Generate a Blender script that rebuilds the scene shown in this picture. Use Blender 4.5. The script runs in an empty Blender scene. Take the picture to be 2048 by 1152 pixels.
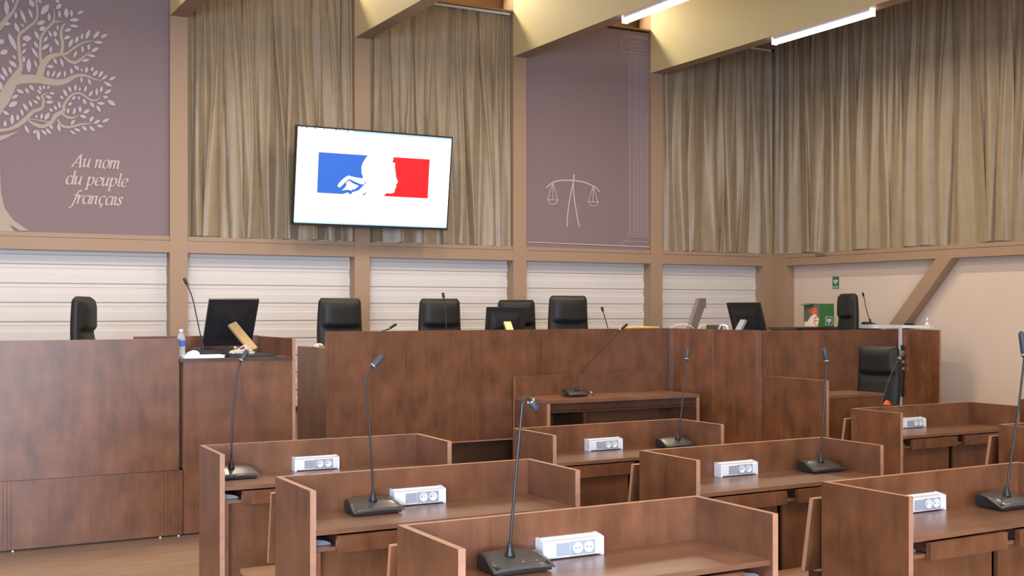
import bpy, bmesh, math, random
from mathutils import Vector, Matrix

SC = bpy.context.scene
C = SC.collection
R = math.radians
PI = math.pi

# ------------------------------------------------------------------ colours / materials
def lin(c):
    out = []
    for v in c[:3]:
        v /= 255.0
        out.append(v / 12.92 if v <= 0.04045 else ((v + 0.055) / 1.055) ** 2.4)
    return tuple(out) + (1.0,)

def base_mat(name):
    m = bpy.data.materials.new(name)
    m.use_nodes = True
    nt = m.node_tree
    return m, nt, nt.nodes['Principled BSDF']

def mat(name, rgb, rough=0.5, metal=0.0, coat=0.0, sheen=0.0, noise=0.0, nscale=8.0, spec=0.5, bump=0.0):
    """plain painted / plastic / metal surface with a soft procedural tone variation"""
    m, nt, b = base_mat(name)
    N, L = nt.nodes, nt.links
    c = lin(rgb)
    b.inputs['Roughness'].default_value = rough
    b.inputs['Metallic'].default_value = metal
    b.inputs['Coat Weight'].default_value = coat
    b.inputs['Sheen Weight'].default_value = sheen
    b.inputs['Specular IOR Level'].default_value = spec
    tc = N.new('ShaderNodeTexCoord')
    nz = N.new('ShaderNodeTexNoise')
    nz.inputs['Scale'].default_value = nscale
    nz.inputs['Detail'].default_value = 4.0
    L.new(tc.outputs['Object'], nz.inputs['Vector'])
    mx = N.new('ShaderNodeMix')
    mx.data_type = 'RGBA'
    k = max(noise, 0.02)
    mx.inputs['A'].default_value = tuple(x * (1 - k) for x in c[:3]) + (1,)
    mx.inputs['B'].default_value = tuple(min(1, x * (1 + k)) for x in c[:3]) + (1,)
    L.new(nz.outputs['Fac'], mx.inputs['Factor'])
    L.new(mx.outputs['Result'], b.inputs['Base Color'])
    if bump:
        bp = N.new('ShaderNodeBump')
        bp.inputs['Strength'].default_value = bump
        bp.inputs['Distance'].default_value = 0.01
        L.new(nz.outputs['Fac'], bp.inputs['Height'])
        L.new(bp.outputs['Normal'], b.inputs['Normal'])
    return m

def wood(name, dark, light, stretch=(9.0, 9.0, 0.9), rough=0.38, coat=0.15, blotch=0.5):
    """stained plywood: vertical grain streaks plus cloudy stain blotches"""
    m, nt, b = base_mat(name)
    N, L = nt.nodes, nt.links
    tc = N.new('ShaderNodeTexCoord')
    oi = N.new('ShaderNodeObjectInfo')
    ad = N.new('ShaderNodeVectorMath'); ad.operation = 'ADD'
    sc = N.new('ShaderNodeVectorMath'); sc.operation = 'SCALE'
    sc.inputs['Scale'].default_value = 37.0
    cb = N.new('ShaderNodeCombineXYZ')
    L.new(oi.outputs['Random'], cb.inputs['X']); L.new(oi.outputs['Random'], cb.inputs['Z'])
    L.new(cb.outputs['Vector'], sc.inputs[0])
    L.new(tc.outputs['Object'], ad.inputs[0]); L.new(sc.outputs['Vector'], ad.inputs[1])
    mp = N.new('ShaderNodeMapping')
    mp.inputs['Scale'].default_value = stretch
    L.new(ad.outputs['Vector'], mp.inputs['Vector'])
    g = N.new('ShaderNodeTexNoise'); g.inputs['Scale'].default_value = 3.2
    g.inputs['Detail'].default_value = 7.0; g.inputs['Roughness'].default_value = 0.62
    g.inputs['Distortion'].default_value = 0.5
    L.new(mp.outputs['Vector'], g.inputs['Vector'])
    cl = N.new('ShaderNodeTexNoise'); cl.inputs['Scale'].default_value = 5.5
    cl.inputs['Detail'].default_value = 3.0
    L.new(ad.outputs['Vector'], cl.inputs['Vector'])
    st = N.new('ShaderNodeTexNoise'); st.inputs['Scale'].default_value = 1.3
    st.inputs['Detail'].default_value = 2.0
    L.new(mp.outputs['Vector'], st.inputs['Vector'])
    a1 = N.new('ShaderNodeMix'); a1.inputs['Factor'].default_value = blotch
    L.new(g.outputs['Fac'], a1.inputs['A']); L.new(cl.outputs['Fac'], a1.inputs['B'])
    a2 = N.new('ShaderNodeMix'); a2.inputs['Factor'].default_value = 0.3
    L.new(a1.outputs['Result'], a2.inputs['A']); L.new(st.outputs['Fac'], a2.inputs['B'])
    cr = N.new('ShaderNodeValToRGB')
    cr.color_ramp.elements[0].position = 0.33; cr.color_ramp.elements[0].color = lin(dark)
    cr.color_ramp.elements[1].position = 0.66; cr.color_ramp.elements[1].color = lin(light)
    L.new(a2.outputs['Result'], cr.inputs['Fac'])
    L.new(cr.outputs['Color'], b.inputs['Base Color'])
    b.inputs['Roughness'].default_value = rough
    b.inputs['Coat Weight'].default_value = coat
    b.inputs['Specular IOR Level'].default_value = 0.6
    b.inputs['Coat Roughness'].default_value = 0.3
    return m

def glow(name, rgb, strength):
    m, nt, b = base_mat(name)
    b.inputs['Base Color'].default_value = lin(rgb)
    b.inputs['Emission Color'].default_value = lin(rgb)
    b.inputs['Emission Strength'].default_value = strength
    b.inputs['Roughness'].default_value = 0.4
    return m

def ply_edge(name, rgb):
    m, nt, b = base_mat(name)
    N, L = nt.nodes, nt.links
    tc = N.new('ShaderNodeTexCoord')
    wv = N.new('ShaderNodeTexNoise'); wv.inputs['Scale'].default_value = 30.0
    L.new(tc.outputs['Object'], wv.inputs['Vector'])
    cr = N.new('ShaderNodeValToRGB')
    c = lin(rgb)
    cr.color_ramp.elements[0].color = tuple(x * 0.75 for x in c[:3]) + (1,)
    cr.color_ramp.elements[1].color = tuple(min(1, x * 1.15) for x in c[:3]) + (1,)
    L.new(wv.outputs['Fac'], cr.inputs['Fac'])
    L.new(cr.outputs['Color'], b.inputs['Base Color'])
    b.inputs['Roughness'].default_value = 0.5
    return m

M = {}
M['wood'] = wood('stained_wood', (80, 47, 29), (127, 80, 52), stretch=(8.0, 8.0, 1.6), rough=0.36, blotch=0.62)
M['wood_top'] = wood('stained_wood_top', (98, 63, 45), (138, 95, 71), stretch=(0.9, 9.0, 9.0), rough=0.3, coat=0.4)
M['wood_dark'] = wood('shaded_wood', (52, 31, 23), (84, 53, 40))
M['wood_seat_lit'] = wood('lit_seat_wood', (124, 82, 54), (160, 112, 78), stretch=(0.9, 9, 9))  # paler bench wood: light on the seat top put into its colour
M['edge'] = ply_edge('plywood_edge', (170, 125, 100))
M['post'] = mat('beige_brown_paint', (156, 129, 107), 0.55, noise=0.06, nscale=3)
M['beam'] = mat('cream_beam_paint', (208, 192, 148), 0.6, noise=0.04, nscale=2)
M['siding'] = mat('white_siding', (207, 201, 199), 0.45, noise=0.03, nscale=2)
M['plaster'] = mat('white_plaster', (208, 190, 178), 0.7, noise=0.04, nscale=1.5)
M['ceiling'] = mat('ceiling_white', (225, 220, 210), 0.8)
M['wall'] = mat('wall_white', (222, 214, 206), 0.8, noise=0.03, nscale=1)
M['niche'] = mat('niche_wood', (150, 116, 76), 0.6, noise=0.08, nscale=4)
M['leather'] = mat('black_leather', (30, 29, 29), 0.52, noise=0.15, nscale=30, spec=0.35, bump=0.08)
M['black'] = mat('black_plastic', (30, 31, 34), 0.38)
M['dark_metal'] = mat('black_metal', (44, 44, 47), 0.35, metal=0.3)
M['grey'] = mat('grey_plastic', (112, 102, 97), 0.4)
M['cover'] = mat('grey_brown_cover', (80, 77, 77), 0.3, metal=0.35, coat=0.4)
M['silver'] = mat('brushed_silver', (205, 196, 180), 0.3, metal=0.7)
M['headgrille'] = mat('microphone_grille', (58, 64, 76), 0.5, metal=0.2)
M['white'] = mat('white_plastic', (218, 221, 228), 0.35)
M['pale'] = mat('pale_grey_plastic', (150, 155, 166), 0.4)
M['steel'] = mat('steel_runner', (150, 160, 172), 0.35, metal=0.7)
M['cable'] = mat('ivory_cable', (222, 206, 190), 0.5)
M['cable_black'] = mat('black_cable', (26, 24, 24), 0.5)
M['paper'] = mat('white_paper', (240, 240, 240), 0.8)
M['yellow'] = mat('yellow_card', (226, 190, 110), 0.7)
M['orange'] = mat('orange_fabric', (226, 92, 36), 0.7)
M['green'] = mat('green_card', (52, 112, 54), 0.5, noise=0.05)
M['sign_green'] = mat('sign_green', (44, 116, 72), 0.5)
M['print_dark'] = mat('printed_dark', (90, 96, 88), 0.5, noise=0.4, nscale=25)
M['print_skin'] = mat('printed_cream', (222, 208, 196), 0.5, noise=0.1, nscale=20)
M['print_orange'] = mat('printed_orange', (214, 92, 50), 0.5, noise=0.2, nscale=30)
M['mural'] = mat('printed_mauve', (124, 107, 112), 0.75, noise=0.03, nscale=1)
M['mural_print'] = mat('printed_pale', (186, 173, 172), 0.75, noise=0.04)
M['mural_branch'] = mat('printed_taupe', (164, 150, 141), 0.75, noise=0.04)
M['mural_leaf'] = mat('printed_lilac', (176, 166, 174), 0.75, noise=0.04)
M['mural_line'] = mat('printed_faint', (152, 137, 142), 0.75)
M['mural_fill'] = mat('printed_shaft', (131, 114, 120), 0.75)
M['tube'] = glow('lamp_tube', (255, 247, 228), 3.2)
M['scr_white'] = glow('screen_white', (250, 253, 255), 1.25)
M['scr_blue'] = glow('screen_blue', (40, 94, 190), 0.42)
M['scr_red'] = glow('screen_red', (205, 24, 34), 0.45)
M['scr_falloff'] = glow('screen_falloff', (150, 180, 208), 0.8)  # bluish falloff of the screen glow, put into a colour
M['scr_tick'] = glow('screen_tick', (70, 92, 120), 0.5)

def glass(name, rgb, rough=0.05):
    m, nt, b = base_mat(name)
    b.inputs['Base Color'].default_value = lin(rgb)
    b.inputs['Roughness'].default_value = rough
    b.inputs['Transmission Weight'].default_value = 0.65
    b.inputs['IOR'].default_value = 1.3
    return m
M['bottle'] = glass('clear_plastic', (236, 244, 250))

def curtain_mat():
    m, nt, b = base_mat('olive_satin')
    N, L = nt.nodes, nt.links
    tc = N.new('ShaderNodeTexCoord')
    mp = N.new('ShaderNodeMapping'); mp.inputs['Scale'].default_value = (7, 7, 1.2)
    L.new(tc.outputs['Object'], mp.inputs['Vector'])
    n1 = N.new('ShaderNodeTexNoise'); n1.inputs['Scale'].default_value = 2.0; n1.inputs['Detail'].default_value = 5
    L.new(mp.outputs['Vector'], n1.inputs['Vector'])
    n2 = N.new('ShaderNodeTexNoise'); n2.inputs['Scale'].default_value = 9.0
    L.new(tc.outputs['Object'], n2.inputs['Vector'])
    mx = N.new('ShaderNodeMix'); mx.inputs['Factor'].default_value = 0.35
    L.new(n1.outputs['Fac'], mx.inputs['A']); L.new(n2.outputs['Fac'], mx.inputs['B'])
    cr = N.new('ShaderNodeValToRGB')
    cr.color_ramp.elements[0].position = 0.3; cr.color_ramp.elements[0].color = lin((131, 114, 90))
    cr.color_ramp.elements[1].position = 0.7; cr.color_ramp.elements[1].color = lin((150, 131, 105))
    L.new(mx.outputs['Result'], cr.inputs['Fac'])
    L.new(cr.outputs['Color'], b.inputs['Base Color'])
    b.inputs['Roughness'].default_value = 0.42
    b.inputs['Sheen Weight'].default_value = 0.25
    b.inputs['Specular IOR Level'].default_value = 0.6
    return m
M['curtain'] = curtain_mat()

def floor_mat():
    m, nt, b = base_mat('brown_floor')
    N, L = nt.nodes, nt.links
    tc = N.new('ShaderNodeTexCoord')
    mp = N.new('ShaderNodeMapping'); mp.inputs['Scale'].default_value = (1.2, 8, 1)
    L.new(tc.outputs['Object'], mp.inputs['Vector'])
    n1 = N.new('ShaderNodeTexNoise'); n1.inputs['Scale'].default_value = 2.0; n1.inputs['Detail'].default_value = 5
    L.new(mp.outputs['Vector'], n1.inputs['Vector'])
    cr = N.new('ShaderNodeValToRGB')
    cr.color_ramp.elements[0].position = 0.3; cr.color_ramp.elements[0].color = lin((136, 110, 93))
    cr.color_ramp.elements[1].position = 0.7; cr.color_ramp.elements[1].color = lin((160, 131, 111))
    L.new(n1.outputs['Fac'], cr.inputs['Fac'])
    L.new(cr.outputs['Color'], b.inputs['Base Color'])
    b.inputs['Roughness'].default_value = 0.4
    return m
M['floor'] = floor_mat()

# ------------------------------------------------------------------ mesh helpers
def box(bm, x0, x1, y0, y1, z0, z1, mi=0, edge=None):
    """axis box; with edge=k the narrow faces around the panel's thickness take material k"""
    vs = [bm.verts.new(p) for p in ((x0,y0,z0),(x1,y0,z0),(x1,y1,z0),(x0,y1,z0),
                                    (x0,y0,z1),(x1,y0,z1),(x1,y1,z1),(x0,y1,z1))]
    fs = [((0,3,2,1),2),((4,5,6,7),2),((0,1,5,4),1),((2,3,7,6),1),((1,2,6,5),0),((3,0,4,7),0)]
    d = (x1-x0, y1-y0, z1-z0)
    thin = d.index(min(d))
    for idx, ax in fs:
        f = bm.faces.new([vs[i] for i in idx])
        f.material_index = mi if (edge is None or ax == thin) else edge
    return vs

def xform(vs, mtx):
    for v in vs:
        v.co = mtx @ v.co

def frame(d):
    d = d.normalized()
    a = Vector((0, 0, 1)) if abs(d.z) < 0.9 else Vector((1, 0, 0))
    u = d.cross(a).normalized()
    return u, d.cross(u).normalized()

def tube(bm, pts, r, seg=8, mi=0, cap=True):
    pts = [Vector(p) for p in pts]
    n = len(pts)
    rs = r if isinstance(r, (list, tuple)) else [r] * n
    rings = []
    u = None
    for i, p in enumerate(pts):
        d = (pts[min(i + 1, n - 1)] - pts[max(i - 1, 0)])
        if d.length < 1e-9: d = Vector((0, 0, 1))
        d.normalize()
        if u is None:
            u, w = frame(d)
        else:
            u = (u - d * u.dot(d))
            if u.length < 1e-6: u, w = frame(d)
            u.normalize(); w = d.cross(u).normalized()
        rings.append([bm.verts.new(p + (u * math.cos(2*PI*k/seg) + w * math.sin(2*PI*k/seg)) * rs[i]) for k in range(seg)])
    for i in range(n - 1):
        for k in range(seg):
            f = bm.faces.new((rings[i][k], rings[i][(k+1) % seg], rings[i+1][(k+1) % seg], rings[i+1][k]))
            f.material_index = mi; f.smooth = True
    if cap:
        f = bm.faces.new(rings[0][::-1]); f.material_index = mi
        f = bm.faces.new(rings[-1]); f.material_index = mi

def smooth_path(pts, n=8):
    """Catmull-Rom through the points"""
    P = [Vector(p) for p in pts]
    P = [P[0] * 2 - P[1]] + P + [P[-1] * 2 - P[-2]]
    out = []
    for i in range(1, len(P) - 2):
        for k in range(n):
            t = k / n
            a, b, c, d = P[i-1], P[i], P[i+1], P[i+2]
            out.append(0.5 * ((2*b) + (c-a)*t + (2*a-5*b+4*c-d)*t*t + (3*b-a-3*c+d)*t**3))
    out.append(P[-2])
    return out

def lathe(bm, prof, seg=20, mi=0, at=(0, 0, 0)):
    ax, ay, az = at
    rings = []
    for r, z in prof:
        rings.append([bm.verts.new((ax + r*math.cos(2*PI*k/seg), ay + r*math.sin(2*PI*k/seg), az + z)) for k in range(seg)])
    for i in range(len(rings) - 1):
        for k in range(seg):
            f = bm.faces.new((rings[i][k], rings[i][(k+1) % seg], rings[i+1][(k+1) % seg], rings[i+1][k]))
            f.material_index = mi; f.smooth = True
    f = bm.faces.new(rings[0][::-1]); f.material_index = mi
    f = bm.faces.new(rings[-1]); f.material_index = mi

def extrude_profile(bm, prof, axis, a0, a1, mi=0, closed=True):
    """prof = 2-D points, pulled along axis 'x','y' or 'z' from a0 to a1"""
    def put(p, a):
        if axis == 'x': return (a, p[0], p[1])
        if axis == 'y': return (p[0], a, p[1])
        return (p[0], p[1], a)
    A = [bm.verts.new(put(p, a0)) for p in prof]
    B = [bm.verts.new(put(p, a1)) for p in prof]
    n = len(prof)
    for i in range(n if closed else n - 1):
        f = bm.faces.new((A[i], A[(i+1) % n], B[(i+1) % n], B[i])); f.material_index = mi
    if closed:
        f = bm.faces.new(A[::-1]); f.material_index = mi
        f = bm.faces.new(B); f.material_index = mi

def poly(bm, pts3, mi=0):
    """flat polygon, triangulated so that it may be concave"""
    f = bm.faces.new([bm.verts.new(p) for p in pts3]); f.material_index = mi
    f.normal_update()
    bmesh.ops.triangulate(bm, faces=[f])

def obj(name, bm, mats, parent=None, fix=True):
    if fix:
        bmesh.ops.recalc_face_normals(bm, faces=bm.faces[:])
    me = bpy.data.meshes.new(name)
    bm.to_mesh(me); bm.free()
    for m in (mats if isinstance(mats, (list, tuple)) else [mats]):
        me.materials.append(m)
    o = bpy.data.objects.new(name, me)
    C.objects.link(o)
    if parent is not None:
        o.parent = parent
    return o

def NB():
    return bmesh.new()

def bevel(bm, w=0.003, seg=2):
    bmesh.ops.bevel(bm, geom=[e for e in bm.edges if e.is_manifold and e.calc_face_angle(0) > 0.6],
                    offset=w, segments=seg, affect='EDGES', profile=0.5)

def tag(o, label, cat, group=None, kind=None):
    o['label'] = label; o['category'] = cat
    if group: o['group'] = group
    if kind: o['kind'] = kind
    return o

def thing(name, label, cat, loc=(0, 0, 0), rz=0.0, group=None):
    o = bpy.data.objects.new(name, None)
    o.empty_display_size = 0.1
    C.objects.link(o)
    o.location = loc; o.rotation_euler = (0, 0, rz)
    return tag(o, label, cat, group)

def struct(name, bm, mats):
    o = obj(name, bm, mats)
    o['kind'] = 'structure'
    return o

def children(o):
    return [c for c in list(bpy.data.objects) if c.parent is o]

def dup(root, loc, rz=0.0, label=None):
    r = root.copy(); C.objects.link(r)
    r.location = loc; r.rotation_euler = (0, 0, rz)
    if label: r['label'] = label
    for ch in children(root):
        c = ch.copy(); C.objects.link(c); c.parent = r
        for g in children(ch):
            d = g.copy(); C.objects.link(d); d.parent = c
    return r

WD = [M['wood'], M['edge']]
WT = [M['wood_top'], M['wood_top']]
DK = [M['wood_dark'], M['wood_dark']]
WP = [M['wood'], M['wood']]
# ------------------------------------------------------------------ the room
bm = NB(); box(bm, -5, 11.6, -4, 13.4, -0.1, 0.0); struct('floor', bm, M['floor'])
bm = NB(); box(bm, -5, 11.6, -4, 13.4, 6.0, 6.1); struct('ceiling', bm, M['ceiling'])
bm = NB(); box(bm, -5.1, -5, -4, 13.4, 0, 6.0); struct('wall_left', bm, M['wall'])
bm = NB(); box(bm, -5, 11.6, -4.1, -4, 0, 6.0); struct('wall_front', bm, M['wall'])
bm = NB(); box(bm, 11.45, 11.6, -4, 13.4, 0, 6.0); struct('wall_right', bm, M['plaster'])

# back wall: ribbed white siding below the rail, closed wall above
bm = NB()
prof = []
z = 0.525
while z < 2.45:
    prof += [(12.952, z), (12.952, z + 0.088), (12.966, z + 0.1), (12.966, z + 0.15), (12.961, z + 0.155), (12.966, z + 0.16), (12.966, z + 0.188)]
    z += 0.2
prof += [(12.952, 2.5), (13.2, 2.5), (13.2, 0.525)]
extrude_profile(bm, prof, 'x', -5, 11.45, 0)
box(bm, -5, 11.45, 13.05, 13.2, 2.5, 5.38, 0)
box(bm, -5, 11.45, 13.25, 13.4, 5.38, 6.0, 1)
struct('wall_back', bm, [M['siding'], M['niche']])
bm = NB(); box(bm, -5, 11.3, 12.93, 13.0, 0.48, 0.525); struct('baseboard_back', bm, M['wood_dark'])

POST_X = [-3.56, -1.44, 0.68, 2.80, 4.925, 7.045, 9.16]
PW = 0.19
n_trim = 0
def trim(bm, m):
    global n_trim
    n_trim += 1
    return struct('trim_%d' % n_trim, bm, m)
for x in POST_X:
    bm = NB(); box(bm, x, x + PW, 12.795, 13.06, 0.48, 4.83); bevel(bm, 0.004, 1); trim(bm, M['post'])
# corner post, two faces
bm = NB(); box(bm, 11.12, 11.34, 12.79, 13.06, 0.48, 2.44); trim(bm, M['post'])
bm = NB(); box(bm, 11.28, 11.46, 12.52, 12.79, 0.48, 2.44); trim(bm, M['post'])
# rails on the back wall, bay by bay: board and set-back upper lip with a shadow groove
for i, x in enumerate(POST_X):
    x0 = x + PW
    x1 = POST_X[i + 1] if i + 1 < len(POST_X) else 11.12
    bm = NB()
    box(bm, x0, x1, 12.8, 13.05, 2.262, 2.39)
    box(bm, x0, x1, 12.83, 13.05, 2.39, 2.396)
    box(bm, x0, x1, 12.81, 13.05, 2.396, 2.44)
    trim(bm, M['post'])
# rail on the right wall
bm = NB()
box(bm, 11.3, 11.45, -3.9, 12.52, 2.262, 2.365)
box(bm, 11.325, 11.45, -3.9, 12.52, 2.365, 2.372)
box(bm, 11.31, 11.45, -3.9, 12.52, 2.372, 2.42)
trim(bm, M['post'])
# ceiling beams, running from the posts into the room
for x in POST_X:
    bm = NB(); box(bm, x + 0.002, x + PW - 0.002, -3.9, 12.80, 4.83, 5.99); bevel(bm, 0.006, 1)
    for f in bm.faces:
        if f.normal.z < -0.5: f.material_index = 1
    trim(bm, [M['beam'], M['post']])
    bm = NB(); box(bm, x, x + PW, 12.80, 13.06, 4.83, 5.99); trim(bm, M['post'])
# ledge over the curtains (lamps stand behind its edge)
bm = NB(); box(bm, -5, 11.45, 12.80, 13.24, 5.39, 5.41); trim(bm, M['niche'])
# diagonal brace on the right wall
bm = NB()
extrude_profile(bm, [(9.64, 2.262), (9.88, 2.262), (11.94, 0.0), (11.70, 0.0)], 'x', 11.30, 11.45)
trim(bm, M['post'])

# ------------------------------------------------------------------ raised platform behind the benches
pf = thing('platform', 'raised dark wooden platform under the judges and clerks, mostly hidden behind the benches', 'platform', (0, 0, 0))
bm = NB()
box(bm, -4.9, 1.955, 8.60, 12.93, 0.0, 0.478)
box(bm, 1.955, 2.86, 9.50, 12.93, 0.0, 0.478)
box(bm, 2.86, 8.55, 9.28, 12.93, 0.0, 0.478)
box(bm, 8.55, 11.44, 10.06, 12.93, 0.0, 0.478)
obj('deck', bm, M['wood_dark'], pf)

# ------------------------------------------------------------------ curtains
def curtain(name, label, a0, a1, z0, z1, plane, axis, seed, nfold, amp=0.062, top_amp=0.028):
    rnd = random.Random(seed)
    # irregular fold phases
    w = [rnd.uniform(0.55, 1.6) for _ in range(nfold)]
    s = sum(w); acc = [0.0]
    for v in w: acc.append(acc[-1] + v / s)
    amps = [rnd.uniform(0.45, 1.15) for _ in range(nfold + 1)]
    drift = [rnd.uniform(-1, 1) for _ in range(nfold + 1)]
    nu, nv = nfold * 18, 22
    pw = [rnd.uniform(0.7, 1.5) for _ in range(nfold)]
    # soft secondary folds with their own spacing, and folds that wander sideways on the way down
    waves = [(rnd.uniform(1.4, 3.1) * nfold, rnd.uniform(0, 6.3), rnd.uniform(-1.2, 1.2)) for _ in range(3)]
    bm = NB()
    grid = []
    for j in range(nv + 1):
        v = j / nv
        f = min(1.0, (1 - v) * 1.25) ** 0.8
        row = []
        for i in range(nu + 1):
            u = i / nu
            k = 0
            while k < nfold - 1 and u > acc[k + 1]: k += 1
            t = (u - acc[k]) / (acc[k + 1] - acc[k])
            s3 = t * t * (3 - 2 * t)
            A = amps[k] * (1 - s3) + amps[k + 1] * s3
            dr = drift[k] * (1 - s3) + drift[k + 1] * s3
            body = 1 - 2 * abs(math.cos(PI * t)) ** pw[k]
            fine = sum(math.sin(2 * PI * (fr * u) + ph + sl * v * 3) for fr, ph, sl in waves) / 3
            d = f * amp * A * (body + 0.16 * fine) + (1 - f) * top_amp * (0.6 * body + 0.9 * fine)
            env = math.sin(PI * min(1, u * 6) / 2) * math.sin(PI * min(1, (1 - u) * 6) / 2)
            a = a0 + (a1 - a0) * u + 0.11 * dr * env * (1 - v) ** 0.9 + 0.03 * env * math.sin(v * 5 + 9 * dr)
            zz = z0 + (z1 - z0) * v + (0.010 * math.sin(u * 60 + seed) * (1 if j == 0 else 0))
            row.append(bm.verts.new((a, plane + d, zz) if axis == 'x' else (plane + d, a, zz)))
        grid.append(row)
    for j in range(nv):
        for i in range(nu):
            f = bm.faces.new((grid[j][i], grid[j][i+1], grid[j+1][i+1], grid[j+1][i])); f.smooth = True
    root = thing(name, label, 'curtain', (a0 if axis == 'x' else plane, plane if axis == 'x' else a0, z0), 0, 'pleated curtains above the rail')
    o = obj('cloth', bm, M['curtain'], root, fix=False)
    o.location = -Vector(root.location)
    bm = NB()
    if axis == 'x':
        box(bm, a0 + 0.01, a1 - 0.01, plane - 0.05, plane - 0.02, z1 - 0.005, z1 + 0.02)
    else:
        box(bm, plane - 0.05, plane - 0.02, a0 + 0.01, a1 - 0.01, z1 - 0.005, z1 + 0.02)
    o = obj('curtain_track', bm, M['white'], root)
    o['label'] = 'thin white track the curtain hangs from'
    o.location = -Vector(root.location)
    return root
curtain('curtain', 'olive beige pleated curtain in the bay between the tree mural and the television', 3.0, 4.92, 2.45, 5.365, 12.895, 'x', 3, 11)
curtain('curtain', 'olive beige pleated curtain behind the right half of the television', 5.12, 7.04, 2.45, 5.365, 12.895, 'x', 8, 11)
curtain('curtain', 'narrow brown pleated curtain on the back wall between the scales mural and the room corner', 9.355, 11.325, 2.45, 5.365, 12.895, 'x', 14, 9)
curtain('curtain', 'wide brown pleated curtain covering the upper right wall above the diagonal brace', 3.0, 12.85, 2.43, 5.9, 11.385, 'y', 21, 44, amp=0.058)

# ------------------------------------------------------------------ murals
def ribbon(bm, pts, y, mi=0, wscale=1.0, w=None, rev=False):
    """flat tapering band in the wall plane through (x, z[, width]) points, smoothed"""
    P = [(Vector((p[0], p[1])), (p[2] if w is None else w)) for p in pts]
    if len(P) > 2:
        ctr = smooth_path([(p.x, p.y, wd) for p, wd in P], 5)
        P = [(Vector((c.x, c.y)), max(0.001, c.z)) for c in ctr]
    L = []
    n = len(P)
    for i, (p, wd) in enumerate(P):
        d = P[min(i+1, n-1)][0] - P[max(i-1, 0)][0]
        if d.length < 1e-9: d = Vector((1, 0))
        d.normalize()
        nrm = Vector((-d.y, d.x)) * wd * 0.5 * wscale
        L.append((bm.verts.new((p.x + nrm.x, y, p.y + nrm.y)), bm.verts.new((p.x - nrm.x, y, p.y - nrm.y))))
    for i in range(n - 1):
        f = bm.faces.new((L[i][0], L[i][1], L[i+1][1], L[i+1][0])); f.material_index = mi

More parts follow.
